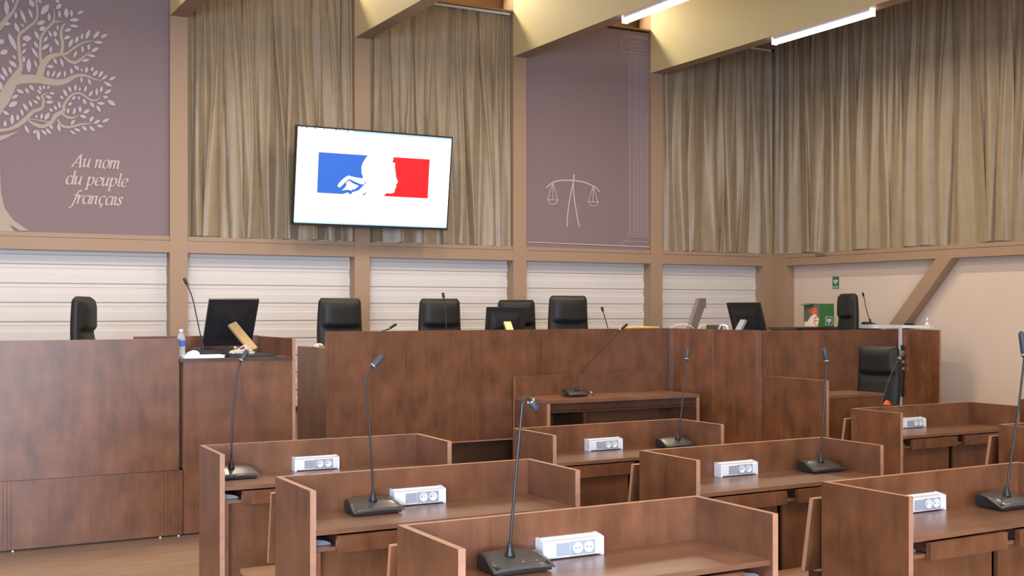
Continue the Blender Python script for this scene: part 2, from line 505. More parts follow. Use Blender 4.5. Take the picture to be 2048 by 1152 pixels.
LEAVES = [(1.17,4.798,1.178,4.639,0.049),(1.232,4.806,1.241,4.771,0.023),(1.261,4.688,1.261,4.61,0.029),(1.303,4.718,1.357,4.579,0.034),(1.381,4.735,1.421,4.636,0.031),(1.393,4.827,1.433,4.754,0.052),(1.471,4.83,1.51,4.813,0.029),(1.501,4.685,1.578,4.805,0.057),(1.578,4.714,1.581,4.629,0.031),(1.642,4.859,1.679,4.837,0.039),(1.651,4.762,1.697,4.826,0.042),(1.679,4.752,1.681,4.674,0.026),(1.746,4.787,1.749,4.682,0.047),(1.798,4.776,1.798,4.697,0.029),(1.849,4.734,1.921,4.778,0.029),(1.777,4.663,1.879,4.681,0.039),(1.78,4.607,1.871,4.608,0.031),(1.728,4.542,1.798,4.574,0.034),(1.722,4.46,1.79,4.499,0.034),(1.459,4.582,1.542,4.624,0.042),(1.486,4.52,1.542,4.57,0.044),(1.309,4.571,1.339,4.542,0.021),(1.25,4.577,1.291,4.476,0.039),(1.149,4.546,1.214,4.562,0.034),(1.19,4.461,1.27,4.289,0.047),(1.321,4.42,1.413,4.433,0.06),(1.441,4.515,1.481,4.425,0.036),(1.574,4.531,1.607,4.465,0.026),(1.66,4.599,1.664,4.541,0.021),(1.638,4.538,1.638,4.473,0.039),(1.632,4.459,1.676,4.381,0.031),(1.526,4.408,1.568,4.471,0.029),(1.508,4.324,1.581,4.392,0.036),(1.435,4.404,1.471,4.337,0.031),(1.321,4.338,1.36,4.377,0.026),(1.317,4.26,1.357,4.321,0.026),(1.411,4.337,1.477,4.234,0.031),(1.599,4.377,1.593,4.298,0.026),(1.232,4.24,1.261,4.202,0.026),(1.196,4.181,1.273,4.119,0.044),(1.337,4.245,1.337,4.174,0.029),(1.384,4.224,1.384,4.073,0.047),(1.435,4.213,1.465,4.135,0.023),(1.623,4.255,1.654,4.191,0.031),(1.688,4.26,1.719,4.167,0.029),(1.556,4.157,1.627,4.164,0.034),(1.571,4.122,1.568,4.048,0.029),(1.605,4.051,1.642,4.124,0.023),(1.65,4.047,1.697,4.122,0.029),(1.735,4.133,1.73,4.063,0.023),(1.796,4.168,1.8,4.1,0.031),(1.824,4.197,1.874,4.15,0.034),(1.899,4.172,1.898,4.139,0.021),(1.952,4.194,1.942,4.127,0.034),(2.009,4.2,1.999,4.149,0.031),(2.012,4.104,2.059,4.165,0.036),(2.068,4.096,2.114,4.167,0.034),(2.097,4.072,2.161,4.129,0.026),(2.17,4.072,2.242,4.119,0.029),(2.119,4.051,2.203,4.011,0.036),(1.771,4.376,1.812,4.475,0.036),(1.836,4.429,1.864,4.505,0.036),(1.896,4.475,1.908,4.543,0.026),(1.939,4.48,1.98,4.591,0.036),(2.015,4.498,2.078,4.585,0.036),(2.088,4.514,2.157,4.562,0.031),(2.021,4.463,2.114,4.464,0.031),(1.996,4.358,2.072,4.409,0.034),(1.958,4.317,2.04,4.31,0.031),(1.899,4.245,1.98,4.277,0.031),(1.902,4.41,1.912,4.338,0.029),(1.971,4.435,1.967,4.368,0.031),(1.818,4.276,1.852,4.352,0.029),(1.896,4.086,1.898,4.017,0.023),(1.965,4.069,1.99,4.005,0.029),(1.267,3.894,1.337,3.862,0.036),(1.351,3.917,1.384,3.862,0.034),(1.387,3.953,1.435,3.896,0.034),(1.222,3.796,1.285,3.84,0.031),(1.194,3.71,1.277,3.771,0.049),(1.483,3.949,1.505,3.905,0.029),(1.529,3.96,1.532,3.918,0.026),(1.559,3.926,1.587,3.958,0.023),(1.581,3.886,1.637,3.881,0.026),(1.542,3.854,1.607,3.83,0.034),(1.546,3.785,1.622,3.798,0.034),(1.453,3.842,1.498,3.807,0.031),(1.425,3.801,1.477,3.763,0.026),(1.387,3.794,1.413,3.729,0.029),(1.329,3.76,1.375,3.68,0.034),(1.309,3.701,1.329,3.625,0.029),(1.135,3.664,1.199,3.627,0.034),(1.228,3.639,1.226,3.527,0.039),(1.279,3.643,1.279,3.573,0.031),(1.161,3.569,1.158,3.502,0.034),(1.345,3.536,1.384,3.452,0.031),(1.459,3.648,1.457,3.613,0.023),(1.514,3.672,1.501,3.606,0.029),(1.538,3.602,1.581,3.684,0.042),(1.581,3.727,1.617,3.693,0.029),(1.632,3.763,1.649,3.709,0.031),(1.672,3.809,1.685,3.732,0.031),(1.688,3.867,1.718,3.833,0.029),(1.718,3.94,1.755,3.862,0.034),(1.771,3.975,1.792,3.908,0.031),(1.837,3.999,1.836,3.929,0.029),(1.881,3.976,1.879,3.926,0.021),(1.946,3.998,1.929,3.924,0.026),(1.971,3.884,2.009,3.948,0.031),(2.05,3.981,2.047,3.899,0.031),(2.101,4.006,2.091,3.934,0.031),(2.127,3.928,2.199,3.975,0.034),(2.11,3.891,2.165,3.892,0.034),(2.155,3.86,2.242,3.814,0.047),(2.053,3.822,2.132,3.822,0.034),(1.983,3.827,2.025,3.773,0.034),(2.05,3.798,2.085,3.729,0.034),(1.914,3.856,1.939,3.793,0.031),(1.864,3.882,1.877,3.84,0.023),(1.802,3.834,1.839,3.876,0.029),(1.765,3.774,1.805,3.807,0.029),(1.771,3.745,1.759,3.685,0.031),(1.836,3.757,1.817,3.677,0.029),(1.883,3.779,1.883,3.709,0.034),(1.914,3.702,1.98,3.747,0.036),(1.877,3.678,1.949,3.657,0.036),(2.021,3.6,2.085,3.649,0.031),(1.977,3.617,2.017,3.68,0.034),(2.101,3.62,2.178,3.666,0.031),(2.047,3.585,2.116,3.577,0.031),(1.975,3.574,2.028,3.521,0.034),(1.902,3.569,1.952,3.52,0.034),(1.821,3.536,1.889,3.511,0.031),(1.78,3.516,1.842,3.472,0.026),(1.79,3.57,1.833,3.63,0.031),(1.664,3.573,1.685,3.49,0.031),(1.59,3.561,1.611,3.51,0.031),(1.55,3.516,1.599,3.46,0.034),(1.501,3.5,1.559,3.448,0.031),(1.471,3.5,1.481,3.381,0.034),(1.429,3.451,1.457,3.496,0.029),(1.114,4.036,1.158,3.976,0.036),(1.131,4.115,1.184,4.011,0.036),(1.196,4.121,1.222,4.047,0.031),(1.114,3.959,1.128,3.871,0.039),(1.102,4.348,1.149,4.385,0.052),(1.114,4.241,1.187,4.284,0.052),(1.465,3.908,1.501,3.872,0.029)]
BRANCH = [[(1.008,3.593,0.169),(1.078,3.713,0.15),(1.149,3.796,0.12),(1.22,3.944,0.094),(1.267,4.038,0.065),(1.309,4.132,0.039),(1.297,4.26,0.034),(1.291,4.44,0.029),(1.351,4.518,0.026),(1.447,4.613,0.023),(1.468,4.706,0.021),(1.453,4.847,0.021)],[(1.244,3.972,0.078),(1.303,4.003,0.094),(1.471,4.019,0.081),(1.629,4.001,0.068),(1.74,4.025,0.052),(1.839,4.087,0.034),(1.939,4.103,0.026),(2.028,4.072,0.016),(2.104,4.066,0.004)],[(1.486,4.053,0.068),(1.526,4.18,0.062),(1.593,4.265,0.049),(1.691,4.299,0.031),(1.752,4.315,0.023),(1.827,4.382,0.021),(1.914,4.444,0.018),(2.015,4.479,0.005)],[(1.501,4.191,0.029),(1.493,4.346,0.026),(1.508,4.464,0.026),(1.562,4.555,0.023),(1.623,4.634,0.021),(1.632,4.772,0.005)],[(1.599,4.605,0.018),(1.654,4.635,0.017),(1.715,4.645,0.003)],[(1.697,4.289,0.031),(1.712,4.409,0.034),(1.697,4.512,0.031),(1.715,4.599,0.023),(1.752,4.626,0.003)],[(1.715,4.285,0.018),(1.777,4.239,0.031),(1.839,4.229,0.031),(1.902,4.278,0.023),(1.965,4.337,0.013),(2.002,4.355,0.003)],[(1.043,3.455,0.039),(1.184,3.479,0.031),(1.291,3.538,0.042),(1.363,3.608,0.044),(1.423,3.678,0.034),(1.508,3.724,0.029),(1.526,3.803,0.026),(1.514,3.854,0.021),(1.568,3.891,0.004)],[(1.369,3.593,0.013),(1.435,3.555,0.034),(1.508,3.535,0.039),(1.593,3.574,0.036),(1.642,3.656,0.044),(1.715,3.708,0.044),(1.728,3.781,0.029),(1.79,3.872,0.023),(1.852,3.91,0.021),(1.914,3.896,0.021),(1.99,3.85,0.021),(2.053,3.855,0.016),(2.091,3.898,0.004)],[(1.369,3.602,0.01),(1.471,3.597,0.013),(1.593,3.581,0.018)],[(1.691,3.706,0.021),(1.74,3.658,0.026),(1.802,3.645,0.023),(1.877,3.682,0.004)],[(1.66,3.619,0.021),(1.703,3.556,0.029),(1.79,3.55,0.026),(1.889,3.584,0.023),(2.028,3.608,0.004)],[(1.043,4.45,0.06),(1.114,4.516,0.052),(1.184,4.62,0.042),(1.244,4.705,0.031),(1.285,4.826,0.023)],[(1.043,3.353,0.06),(1.114,3.384,0.047),(1.184,3.414,0.031),(1.285,3.467,0.004)]]
TRUNK = [(0.873, 3.502), (1.021, 3.564), (1.058, 3.262), (1.114, 3.083), (1.123, 2.835), (1.156, 2.678), (1.236, 2.559), (1.383, 2.457), (1.307, 2.449), (1.207, 2.507), (1.245, 2.442), (0.873, 2.445)]
SCALES = {'beam': [(7.552, 3.208), (7.599, 3.245), (7.666, 3.286), (7.751, 3.308), (7.871, 3.319), (8.008, 3.319), (8.13, 3.305), (8.235, 3.275), (8.305, 3.249), (8.362, 3.195)], 'legL': [(7.974, 3.401), (7.96, 3.312), (7.922, 3.156), (7.888, 2.993), (7.867, 2.817), (7.865, 2.714)], 'legR': [(7.965, 3.393), (7.957, 3.261), (7.97, 3.114), (8.0, 2.939), (8.029, 2.794), (8.053, 2.718)], 'panL1': [(7.646, 3.277), (7.57, 3.055)], 'panL2': [(7.646, 3.277), (7.646, 3.067)], 'panL3': [(7.646, 3.277), (7.72, 3.062)], 'panLr': [(7.562, 3.055), (7.731, 3.057)], 'panLb': [(7.57, 3.049), (7.602, 3.013), (7.649, 2.998), (7.692, 3.014), (7.72, 3.053)], 'panR1': [(8.263, 3.264), (8.186, 3.054)], 'panR2': [(8.263, 3.264), (8.258, 3.061)], 'panR3': [(8.263, 3.264), (8.334, 3.054)], 'panRr': [(8.177, 3.053), (8.348, 3.055)], 'panRb': [(8.186, 3.048), (8.217, 3.011), (8.261, 2.998), (8.309, 3.014), (8.341, 3.052)], 'base1': [(7.282, 2.501), (9.175, 2.485)]}
CAPITAL = {'abac': [(8.816, 5.371), (8.816, 5.312), (9.193, 5.312)], 'ab2': [(8.816, 5.312), (8.759, 5.272), (8.718, 5.199), (8.722, 5.124), (8.769, 5.078), (8.851, 5.083), (8.872, 5.131), (8.851, 5.168), (8.8, 5.174)], 'cap1': [(8.82, 5.287), (9.193, 5.291)], 'cap2': [(8.872, 5.233), (9.193, 5.235)], 'cap3': [(8.861, 5.13), (9.193, 5.14)], 'cap4': [(8.851, 5.087), (9.193, 5.097)], 'b1': [(8.798, 2.626), (9.184, 2.619)], 'b2': [(8.798, 2.626), (8.807, 2.581), (8.761, 2.557), (8.725, 2.503)], 'b3': [(8.761, 2.557), (9.184, 2.549)], 'b4': [(8.798, 2.656), (9.184, 2.65)]}
TVB = {'blue': [(-0.685, 0.269), (-0.098, 0.269), (-0.131, 0.227), (-0.157, 0.182), (-0.171, 0.134), (-0.166, 0.069), (-0.14, 0.005), (-0.106, -0.043), (-0.108, -0.13), (-0.128, -0.186), (-0.683, -0.182)], 'w1': [(-0.446, -0.102), (-0.434, -0.069), (-0.399, -0.028), (-0.355, 0.009), (-0.323, 0.028), (-0.287, 0.019), (-0.202, 0.007), (-0.132, 0.005), (-0.121, -0.058), (-0.167, -0.061), (-0.246, -0.033), (-0.309, -0.008), (-0.338, -0.03), (-0.381, -0.073), (-0.417, -0.109)], 'w2': [(-0.392, -0.141), (-0.366, -0.121), (-0.338, -0.082), (-0.347, -0.054), (-0.31, -0.029), (-0.26, -0.06), (-0.194, -0.08), (-0.238, -0.12), (-0.268, -0.124), (-0.278, -0.139), (-0.317, -0.13)], 'w3': [(-0.389, -0.2), (-0.366, -0.178), (-0.315, -0.164), (-0.289, -0.19), (-0.26, -0.155), (-0.193, -0.135), (-0.15, -0.089), (-0.098, -0.042), (-0.088, -0.202), (-0.251, -0.203)], 'b2': [(-0.147, -0.187), (-0.122, -0.163), (-0.084, -0.143), (-0.106, -0.173), (-0.128, -0.188)], 'red': [(0.212, 0.269), (0.212, 0.242), (0.201, 0.212), (0.237, 0.197), (0.235, 0.153), (0.247, 0.107), (0.255, 0.049), (0.283, -0.008), (0.278, -0.028), (0.26, -0.036), (0.268, -0.062), (0.252, -0.096), (0.247, -0.134), (0.2, -0.149), (0.152, -0.145), (0.112, -0.184), (0.674, -0.185), (0.67, 0.271)]}


YM = 12.84
mu = thing('wall_mural', 'mauve printed wall panel with a pale leafy tree and italic lettering', 'mural', (0.87, YM, 2.44), 0, 'printed murals on the back wall')
off = Vector((-0.87, -YM, -2.44))
bm = NB(); box(bm, 0.872, 2.798, YM, YM + 0.02, 2.442, 5.37)
obj('panel', bm, M['mural'], mu).location = off
bm = NB()
for k, b in enumerate(BRANCH): ribbon(bm, b, YM - 0.003 - 0.0005 * k)
obj('tree_branches', bm, M['mural_branch'], mu, fix=False).location = off
bm = NB(); poly(bm, [(x, YM - 0.0105, z) for x, z in TRUNK])
obj('tree_trunk', bm, M['mural_branch'], mu).location = off
bm = NB()
for x0, z0, x1, z1, w in LEAVES:
    a = Vector((x0, z0)); b = Vector((x1, z1)); d = b - a
    n = Vector((-d.y, d.x)).normalized() * w * 0.5
    pts = []
    prof = ((0, 0), (0.15, 0.55), (0.38, 0.95), (0.6, 1.0), (0.82, 0.6), (1, 0))
    for t, h in prof: pts.append(a + d * t + n * h)
    for t, h in prof[-2:0:-1]: pts.append(a + d * t - n * h)
    bm.faces.new([bm.verts.new((p.x, YM - 0.011, p.y)) for p in pts])
lv = obj('tree_leaves', bm, M['mural_leaf'], mu)
lv.location = off

# italic serif lettering drawn with a broad pen
def arc(cx, cy, rx, ry, a0, a1, n=14):
    return [(cx + rx * math.cos(R(a0 + (a1 - a0) * i / n)), cy + ry * math.sin(R(a0 + (a1 - a0) * i / n))) for i in range(n + 1)]
stemr = [(.86, 1), (.82, .2), (.88, .02), (1.0, .1)]
GLY = {
 'a': (1.0, [arc(.44, .5, .36, .5, 50, 320), stemr]),
 'c': (.86, [arc(.46, .5, .36, .5, 45, 315)]),
 'ç': (.86, [arc(.46, .5, .36, .5, 45, 315), [(.45, 0), (.5, -.14), (.42, -.3), (.2, -.34)]]),
 'd': (1.0, [arc(.44, .5, .36, .5, 50, 320), [(.7, 1.5), (.88, 1.56), (.82, .2), (.88, .02), (1.0, .1)]]),
 'e': (.84, [[(.14, .46), (.6, .54), (.78, .7), (.72, .92), (.5, 1.0), (.25, .86), (.1, .5), (.2, .1), (.46, 0), (.76, .2)]]),
 'f': (.66, [[(.98, 1.42), (.86, 1.56), (.68, 1.5), (.52, 1.1), (.36, .2), (.24, -.3), (.06, -.48), (-.08, -.38)], [(.16, 1), (.78, 1)]]),
 'i': (.46, [[(.02, .86), (.2, 1), (.2, .2), (.28, .02), (.42, .1)], [(.24, 1.36), (.28, 1.42)]]),
 'l': (.46, [[(.04, 1.5), (.24, 1.56), (.2, .2), (.28, .02), (.42, .1)]]),
 'm': (1.42, [[(0, .86), (.16, 1), (.16, 0)], [(.16, .6), (.4, .94), (.56, .98), (.64, .85), (.64, 0)], [(.64, .6), (.88, .94), (1.04, .98), (1.12, .85), (1.1, .2), (1.18, .02), (1.32, .1)]]),
 'n': (1.0, [[(0, .86), (.16, 1), (.16, 0)], [(.16, .6), (.42, .94), (.58, .98), (.68, .85), (.66, .2), (.74, .02), (.9, .1)]]),
 'o': (.92, [arc(.45, .5, .37, .5, 0, 360, 20)]),
 'p': (.96, [[(0, .86), (.16, 1), (.14, -.5)], [(-.02, -.5), (.34, -.5)], [(.16, .62), (.36, .94), (.6, .98), (.8, .75), (.78, .35), (.56, .04), (.34, 0), (.16, .2)]]),
 'r': (.68, [[(0, .86), (.16, 1), (.16, 0)], [(.16, .5), (.4, .92), (.6, .98), (.64, .84)]]),
 's': (.66, [[(.6, .78), (.48, .98), (.24, .92), (.2, .7), (.46, .45), (.52, .2), (.34, .01), (.1, .08), (.06, .25)]]),
 'u': (1.0, [[(0, .86), (.16, 1), (.14, .25), (.28, .02), (.5, .12), (.74, .5)], [(.76, 1), (.72, .2), (.8, .02), (.94, .1)]]),
 'A': (1.34, [[(.02, 0), (.86, 1.46)], [(.84, 1.46), (1.08, 0)], [(.36, .5), (1.0, .5)], [(-.12, 0), (.22, 0)], [(.86, 0), (1.28, 0)]]),
}
def write_line(bm, text, x, z, xh, width, y):
    adv = sum(GLY[c][0] if c != ' ' else .55 for c in text)
    sx = width / adv
    sy = xh
    pen = Vector((0.105 * sy, 0.045 * sy))
    px = 0.0
    n = 0
    for c in text:
        if c == ' ':
            px += .55; continue
        for st in GLY[c][1]:
            pts = [Vector((x + (px + u) * sx + v * 0.22 * sy, z + v * sy)) for u, v in st]
            for p, q in zip(pts[:-1], pts[1:]):
                hull = [p + pen, p - pen, q - pen, q + pen]
                n += 1; yy = y - 0.0004 * (n % 16)
                bm.faces.new([bm.verts.new((h.x, yy, h.y)) for h in hull])
                th = Vector((-0.012, 0.03)) * sy
                bm.faces.new([bm.verts.new((h.x, yy + 0.0002, h.y)) for h in (p + th, p - th, q - th, q + th)])
        px += GLY[c][0]
bm = NB()
write_line(bm, 'Au nom', 1.80, 3.137, 0.092, 0.48, YM - 0.004)
write_line(bm, 'du peuple', 1.735, 2.950, 0.092, 0.62, YM - 0.004)
write_line(bm, 'français', 1.790, 2.752, 0.092, 0.51, YM - 0.004)
obj('lettering', bm, M['mural_print'], mu).location = off

m2 = thing('wall_mural', 'mauve printed wall panel with a line drawing of scales and a fluted column', 'mural', (7.24, YM, 2.44), 0, 'printed murals on the back wall')
off = Vector((-7.24, -YM, -2.44))
bm = NB(); box(bm, 7.237, 9.158, YM, YM + 0.02, 2.442, 5.37)
obj('panel', bm, M['mural'], m2).location = off
bm = NB()
for i, (k, p) in enumerate(SCALES.items()):
    ribbon(bm, p, YM - 0.003 - 0.0006 * i, w=(0.016 if k in ('beam', 'legL', 'legR') else 0.010))
obj('scales_drawing', bm, M['mural_print'], m2, fix=False).location = off
bm = NB()
poly(bm, [(8.84, YM - 0.002, 2.65), (9.157, YM - 0.002, 2.65), (9.157, YM - 0.002, 5.08), (8.86, YM - 0.002, 5.08)], 1)
for k, p in CAPITAL.items(): ribbon(bm, p, YM - 0.003, w=0.010)
for xx in (8.845, 8.93, 8.98, 9.03, 9.06, 9.10, 9.14):
    ribbon(bm, [(xx, 5.06), (xx - 0.006, 2.68)], YM - 0.003, w=0.011 if xx < 8.9 else 0.008)
for k in range(9):
    ribbon(bm, [(8.885 + k * 0.032, 5.215), (8.885 + k * 0.032, 5.155)], YM - 0.003, w=0.012)
ribbon(bm, [(7.25, 2.500), (9.155, 2.492)], YM - 0.003, w=0.010)
obj('column_drawing', bm, [M['mural_line'], M['mural_fill']], m2, fix=False).location = off

# ------------------------------------------------------------------ television
tv = thing('television', 'large black flat television on the post showing a blue white and red emblem', 'television', (5.005, 12.38, 3.13))
tilt = Matrix.Rotation(R(8.0), 4, 'X')      # top leans out into the room
def tvobj(name, bm, m, parent=tv, fix=True):
    bm.transform(tilt)
    return obj(name, bm, m, parent, fix)
W2, H2 = 0.95, 0.55
bm = NB(); box(bm, -W2, W2, -0.01, 0.045, -H2, H2); bevel(bm, 0.006, 2)
box(bm, -0.6, 0.6, 0.045, 0.09, -0.35, 0.3)
case = tvobj('casing', bm, M['black'])
bm = NB()
box(bm, -W2, W2, -0.018, -0.01, H2 - 0.018, H2); box(bm, -W2, W2, -0.018, -0.01, -H2, -H2 + 0.026)
box(bm, -W2, -W2 + 0.014, -0.018, -0.01, -H2 + 0.026, H2 - 0.018); box(bm, W2 - 0.014, W2, -0.018, -0.01, -H2 + 0.026, H2 - 0.018)
tvobj('bezel', bm, M['black'])
bm = NB(); box(bm, -0.936, 0.936, -0.0135, -0.0105, -0.524, 0.532)
scr = tvobj('screen', bm, M['scr_white'])
def flat(name, polys, m, y, parent):
    bm = NB()
    for p in polys: poly(bm, [(a, y, b) for a, b in p])
    o = tvobj(name, bm, m, parent)
    return o
flat('emblem_blue', [TVB['blue']], M['scr_blue'], -0.0142, scr)
flat('emblem_red', [TVB['red']], M['scr_red'], -0.0142, scr)
flat('emblem_white', [TVB['w1'], TVB['w2'], TVB['w3']], M['scr_white'], -0.0148, scr)
flat('emblem_fold', [TVB['b2']], M['scr_blue'], -0.0153, scr)
bm = NB()
box(bm, -0.30, 0.936, -0.0145, -0.0138, 0.508, 0.532)
tvobj('toolbar_falloff', bm, M['scr_falloff'], scr)  # glow falloff along the upper screen edge, drawn as a strip
bm = NB(); box(bm, -0.936, 0.936, -0.0145, -0.0138, -0.524, -0.506)
tvobj('bottom_falloff', bm, M['scr_falloff'], scr)  # same painted falloff along the lower screen edge
rnd = random.Random(5)
x = -0.90
while x < -0.35:
    w = rnd.uniform(0.006, 0.03)
    bm = NB(); box(bm, x, x + w, -0.0145, -0.0138, 0.520, 0.520 + rnd.uniform(0.004, 0.012)); tvobj('menu_mark', bm, M['scr_tick'], scr); x += w + rnd.uniform(0.008, 0.035)
bm = NB(); box(bm, -0.10, 0.10, 0.09, 0.415, -0.12, 0.12); box(bm, -0.25, 0.25, 0.07, 0.11, -0.2, 0.2)
obj('wall_bracket', bm, M['dark_metal'], tv)

# ------------------------------------------------------------------ ceiling tube lamps (under the beams)
def tube_lamp(label, x, y0=8.92, y1=10.46):
    t = thing('tube_lamp', label, 'lamp', (x, (y0 + y1) / 2, 4.83), 0, 'tube lamps under the beams')
    hl = (y1 - y0) / 2
    bm = NB(); box(bm, -0.03, 0.03, -hl, hl, -0.03, 0.0); bevel(bm, 0.004, 1)
    obj('housing', bm, M['white'], t)
    bm = NB()
    extrude_profile(bm, [(-0.034, -0.028), (-0.036, -0.06), (-0.024, -0.078), (0.024, -0.078), (0.036, -0.06), (0.034, -0.028)], 'y', -hl + 0.012, hl - 0.012)
    obj('diffuser', bm, M['tube'], t)
    for e in (-hl, hl - 0.012):
        bm = NB(); box(bm, -0.037, 0.037, e, e + 0.012, -0.079, 0.0)
        obj('end_cap', bm, M['tube'], t)
tube_lamp('lit white tube lamp under the right-most ceiling beam, whole in view', 9.255)
tube_lamp('lit white tube lamp cut by the top edge of the photo, left of the other', 7.14)
# ------------------------------------------------------------------ counsel desks, their sockets, microphones and bench seats
DL, DD, DH = 1.31, 0.475, 0.90
desk = thing('desk', '', 'desk', (0, 0, 0), 0, 'stained wooden desks in rows')
T = 0.026
bm = NB(); box(bm, T, DL - T, -T, 0, 0.02, DH, 0, 1); obj('back_panel', bm, WD, desk)
for s in (0, 1):
    x = 0 if s == 0 else DL - T
    bm = NB(); box(bm, x, x + T, -DD, 0, 0.0, DH, 0, 1); obj('side_panel', bm, WD, desk)
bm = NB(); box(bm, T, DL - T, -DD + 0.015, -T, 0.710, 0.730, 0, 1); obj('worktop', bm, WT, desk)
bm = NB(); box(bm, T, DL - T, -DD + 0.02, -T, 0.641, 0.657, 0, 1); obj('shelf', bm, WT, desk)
for x in (0.115, 0.67):
    bm = NB(); box(bm, x, x + 0.475, -DD - 0.012, -DD + 0.012, 0.634, 0.704, 0, 1)
    d = obj('drawer', bm, WP, desk)
    bm = NB(); box(bm, x + 0.02, x + 0.455, -DD + 0.012, -0.08, 0.66, 0.672)
    box(bm, x + 0.02, x + 0.03, -DD + 0.012, -0.08, 0.672, 0.70); box(bm, x + 0.445, x + 0.455, -DD + 0.012, -0.08, 0.672, 0.70)
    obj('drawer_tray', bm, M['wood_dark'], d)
for x0, x1 in ((0.032, 0.11), (0.60, 0.66), (1.155, 1.27)):
    bm = NB()
    extrude_profile(bm, [(x0, 0.659), (x0, 0.688), (x1 - 0.02, 0.676), (x1, 0.668), (x1, 0.659)], 'y', -DD + 0.06, -0.1)
    obj('drawer_runner', bm, M['steel'], desk)
for x0, x1 in ((T + 0.022, 0.600), (0.640, DL - T - 0.022)):
    bm = NB(); box(bm, x0, x1, -DD + 0.075, -DD + 0.095, 0.04, 0.632); obj('front_panel', bm, M['wood'], desk)
bm = NB(); box(bm, 0.600, 0.640, -DD + 0.15, -T, 0.0, 0.641); obj('partition', bm, M['wood_dark'], desk)
for x in (T, DL - T - 0.022):
    bm = NB(); box(bm, x, x + 0.022, -DD + 0.008, -DD + 0.05, 0.0, 0.641); obj('corner_post', bm, WD, desk)

# folding bench fixed in front of a desk for the row ahead
bench = thing('bench', '', 'bench', (0, 0, 0), 0, 'wooden bench seats between the rows')
bm = NB()
vs = box(bm, 0.0, DL, -0.011, 0.011, -0.165, 0.165, 0, 1)
xform(vs, Matrix.Translation((0, 0.078, 0.655)) @ Matrix.Rotation(R(9), 4, 'X'))
obj('backrest', bm, WD, bench)
bm = NB(); box(bm, -0.02, DL, 0.15, 0.48, 0.372, 0.395, 0, 1); obj('seat', bm, [M['wood_seat_lit'], M['edge']], bench)
for x in (0.08, DL - 0.11):
    bm = NB(); box(bm, x, x + 0.03, 0.16, 0.44, 0.0, 0.372, 0, 1); box(bm, x, x + 0.03, 0.02, 0.15, 0.20, 0.48, 0, 1)
    obj('support', bm, DK, bench)

# power socket box standing on a worktop against the back panel
sock = thing('socket_box', '', 'power socket', (0, 0, 0), 0, 'white double power sockets on the desks')
SWD = 0.265
bm = NB()
extrude_profile(bm, [(0.0, 0.004), (0.0, 0.076), (-0.014, 0.076), (-0.016, 0.070), (-0.050, 0.066), (-0.054, 0.060), (-0.054, 0.012), (-0.050, 0.004)], 'x', 0.012, SWD - 0.012)
obj('housing', bm, M['white'], sock)
for x in (0.0, SWD - 0.012):
    bm = NB(); extrude_profile(bm, [(0.0, 0.0), (0.0, 0.078), (-0.030, 0.074), (-0.056, 0.068), (-0.057, 0.0)], 'x', x, x + 0.012)
    obj('end_cap', bm, M['white'], sock)
bm = NB(); box(bm, 0.058, 0.115, -0.0565, -0.0535, 0.013, 0.059); obj('blank_plate', bm, M['pale'], sock)
bm = NB(); box(bm, 0.118, 0.226, -0.0565, -0.0535, 0.010, 0.061); pl = obj('outlet_plate', bm, M['pale'], sock)
for x in (0.148, 0.197):
    bm = NB()
    lathe(bm, [(0.021, 0.0), (0.021, 0.004), (0.018, 0.0045), (0.017, 0.001), (0.002, 0.001)], 20)
    bm.transform(Matrix.Translation((x, -0.0565, 0.036)) @ Matrix.Rotation(R(90), 4, 'X'))
    o = obj('outlet', bm, M['white'], pl)
    bm = NB(); 
    for sx in (-0.008, 0.008):
        lathe(bm, [(0.0025, 0.0012), (0.0025, 0.002)], 8, at=(sx, 0, 0))
    bm.transform(Matrix.Translation((x, -0.0568, 0.036)) @ Matrix.Rotation(R(90), 4, 'X'))
    # pin holes stay on the same outlet plate
    obj('pin_holes', bm, M['black'], pl)

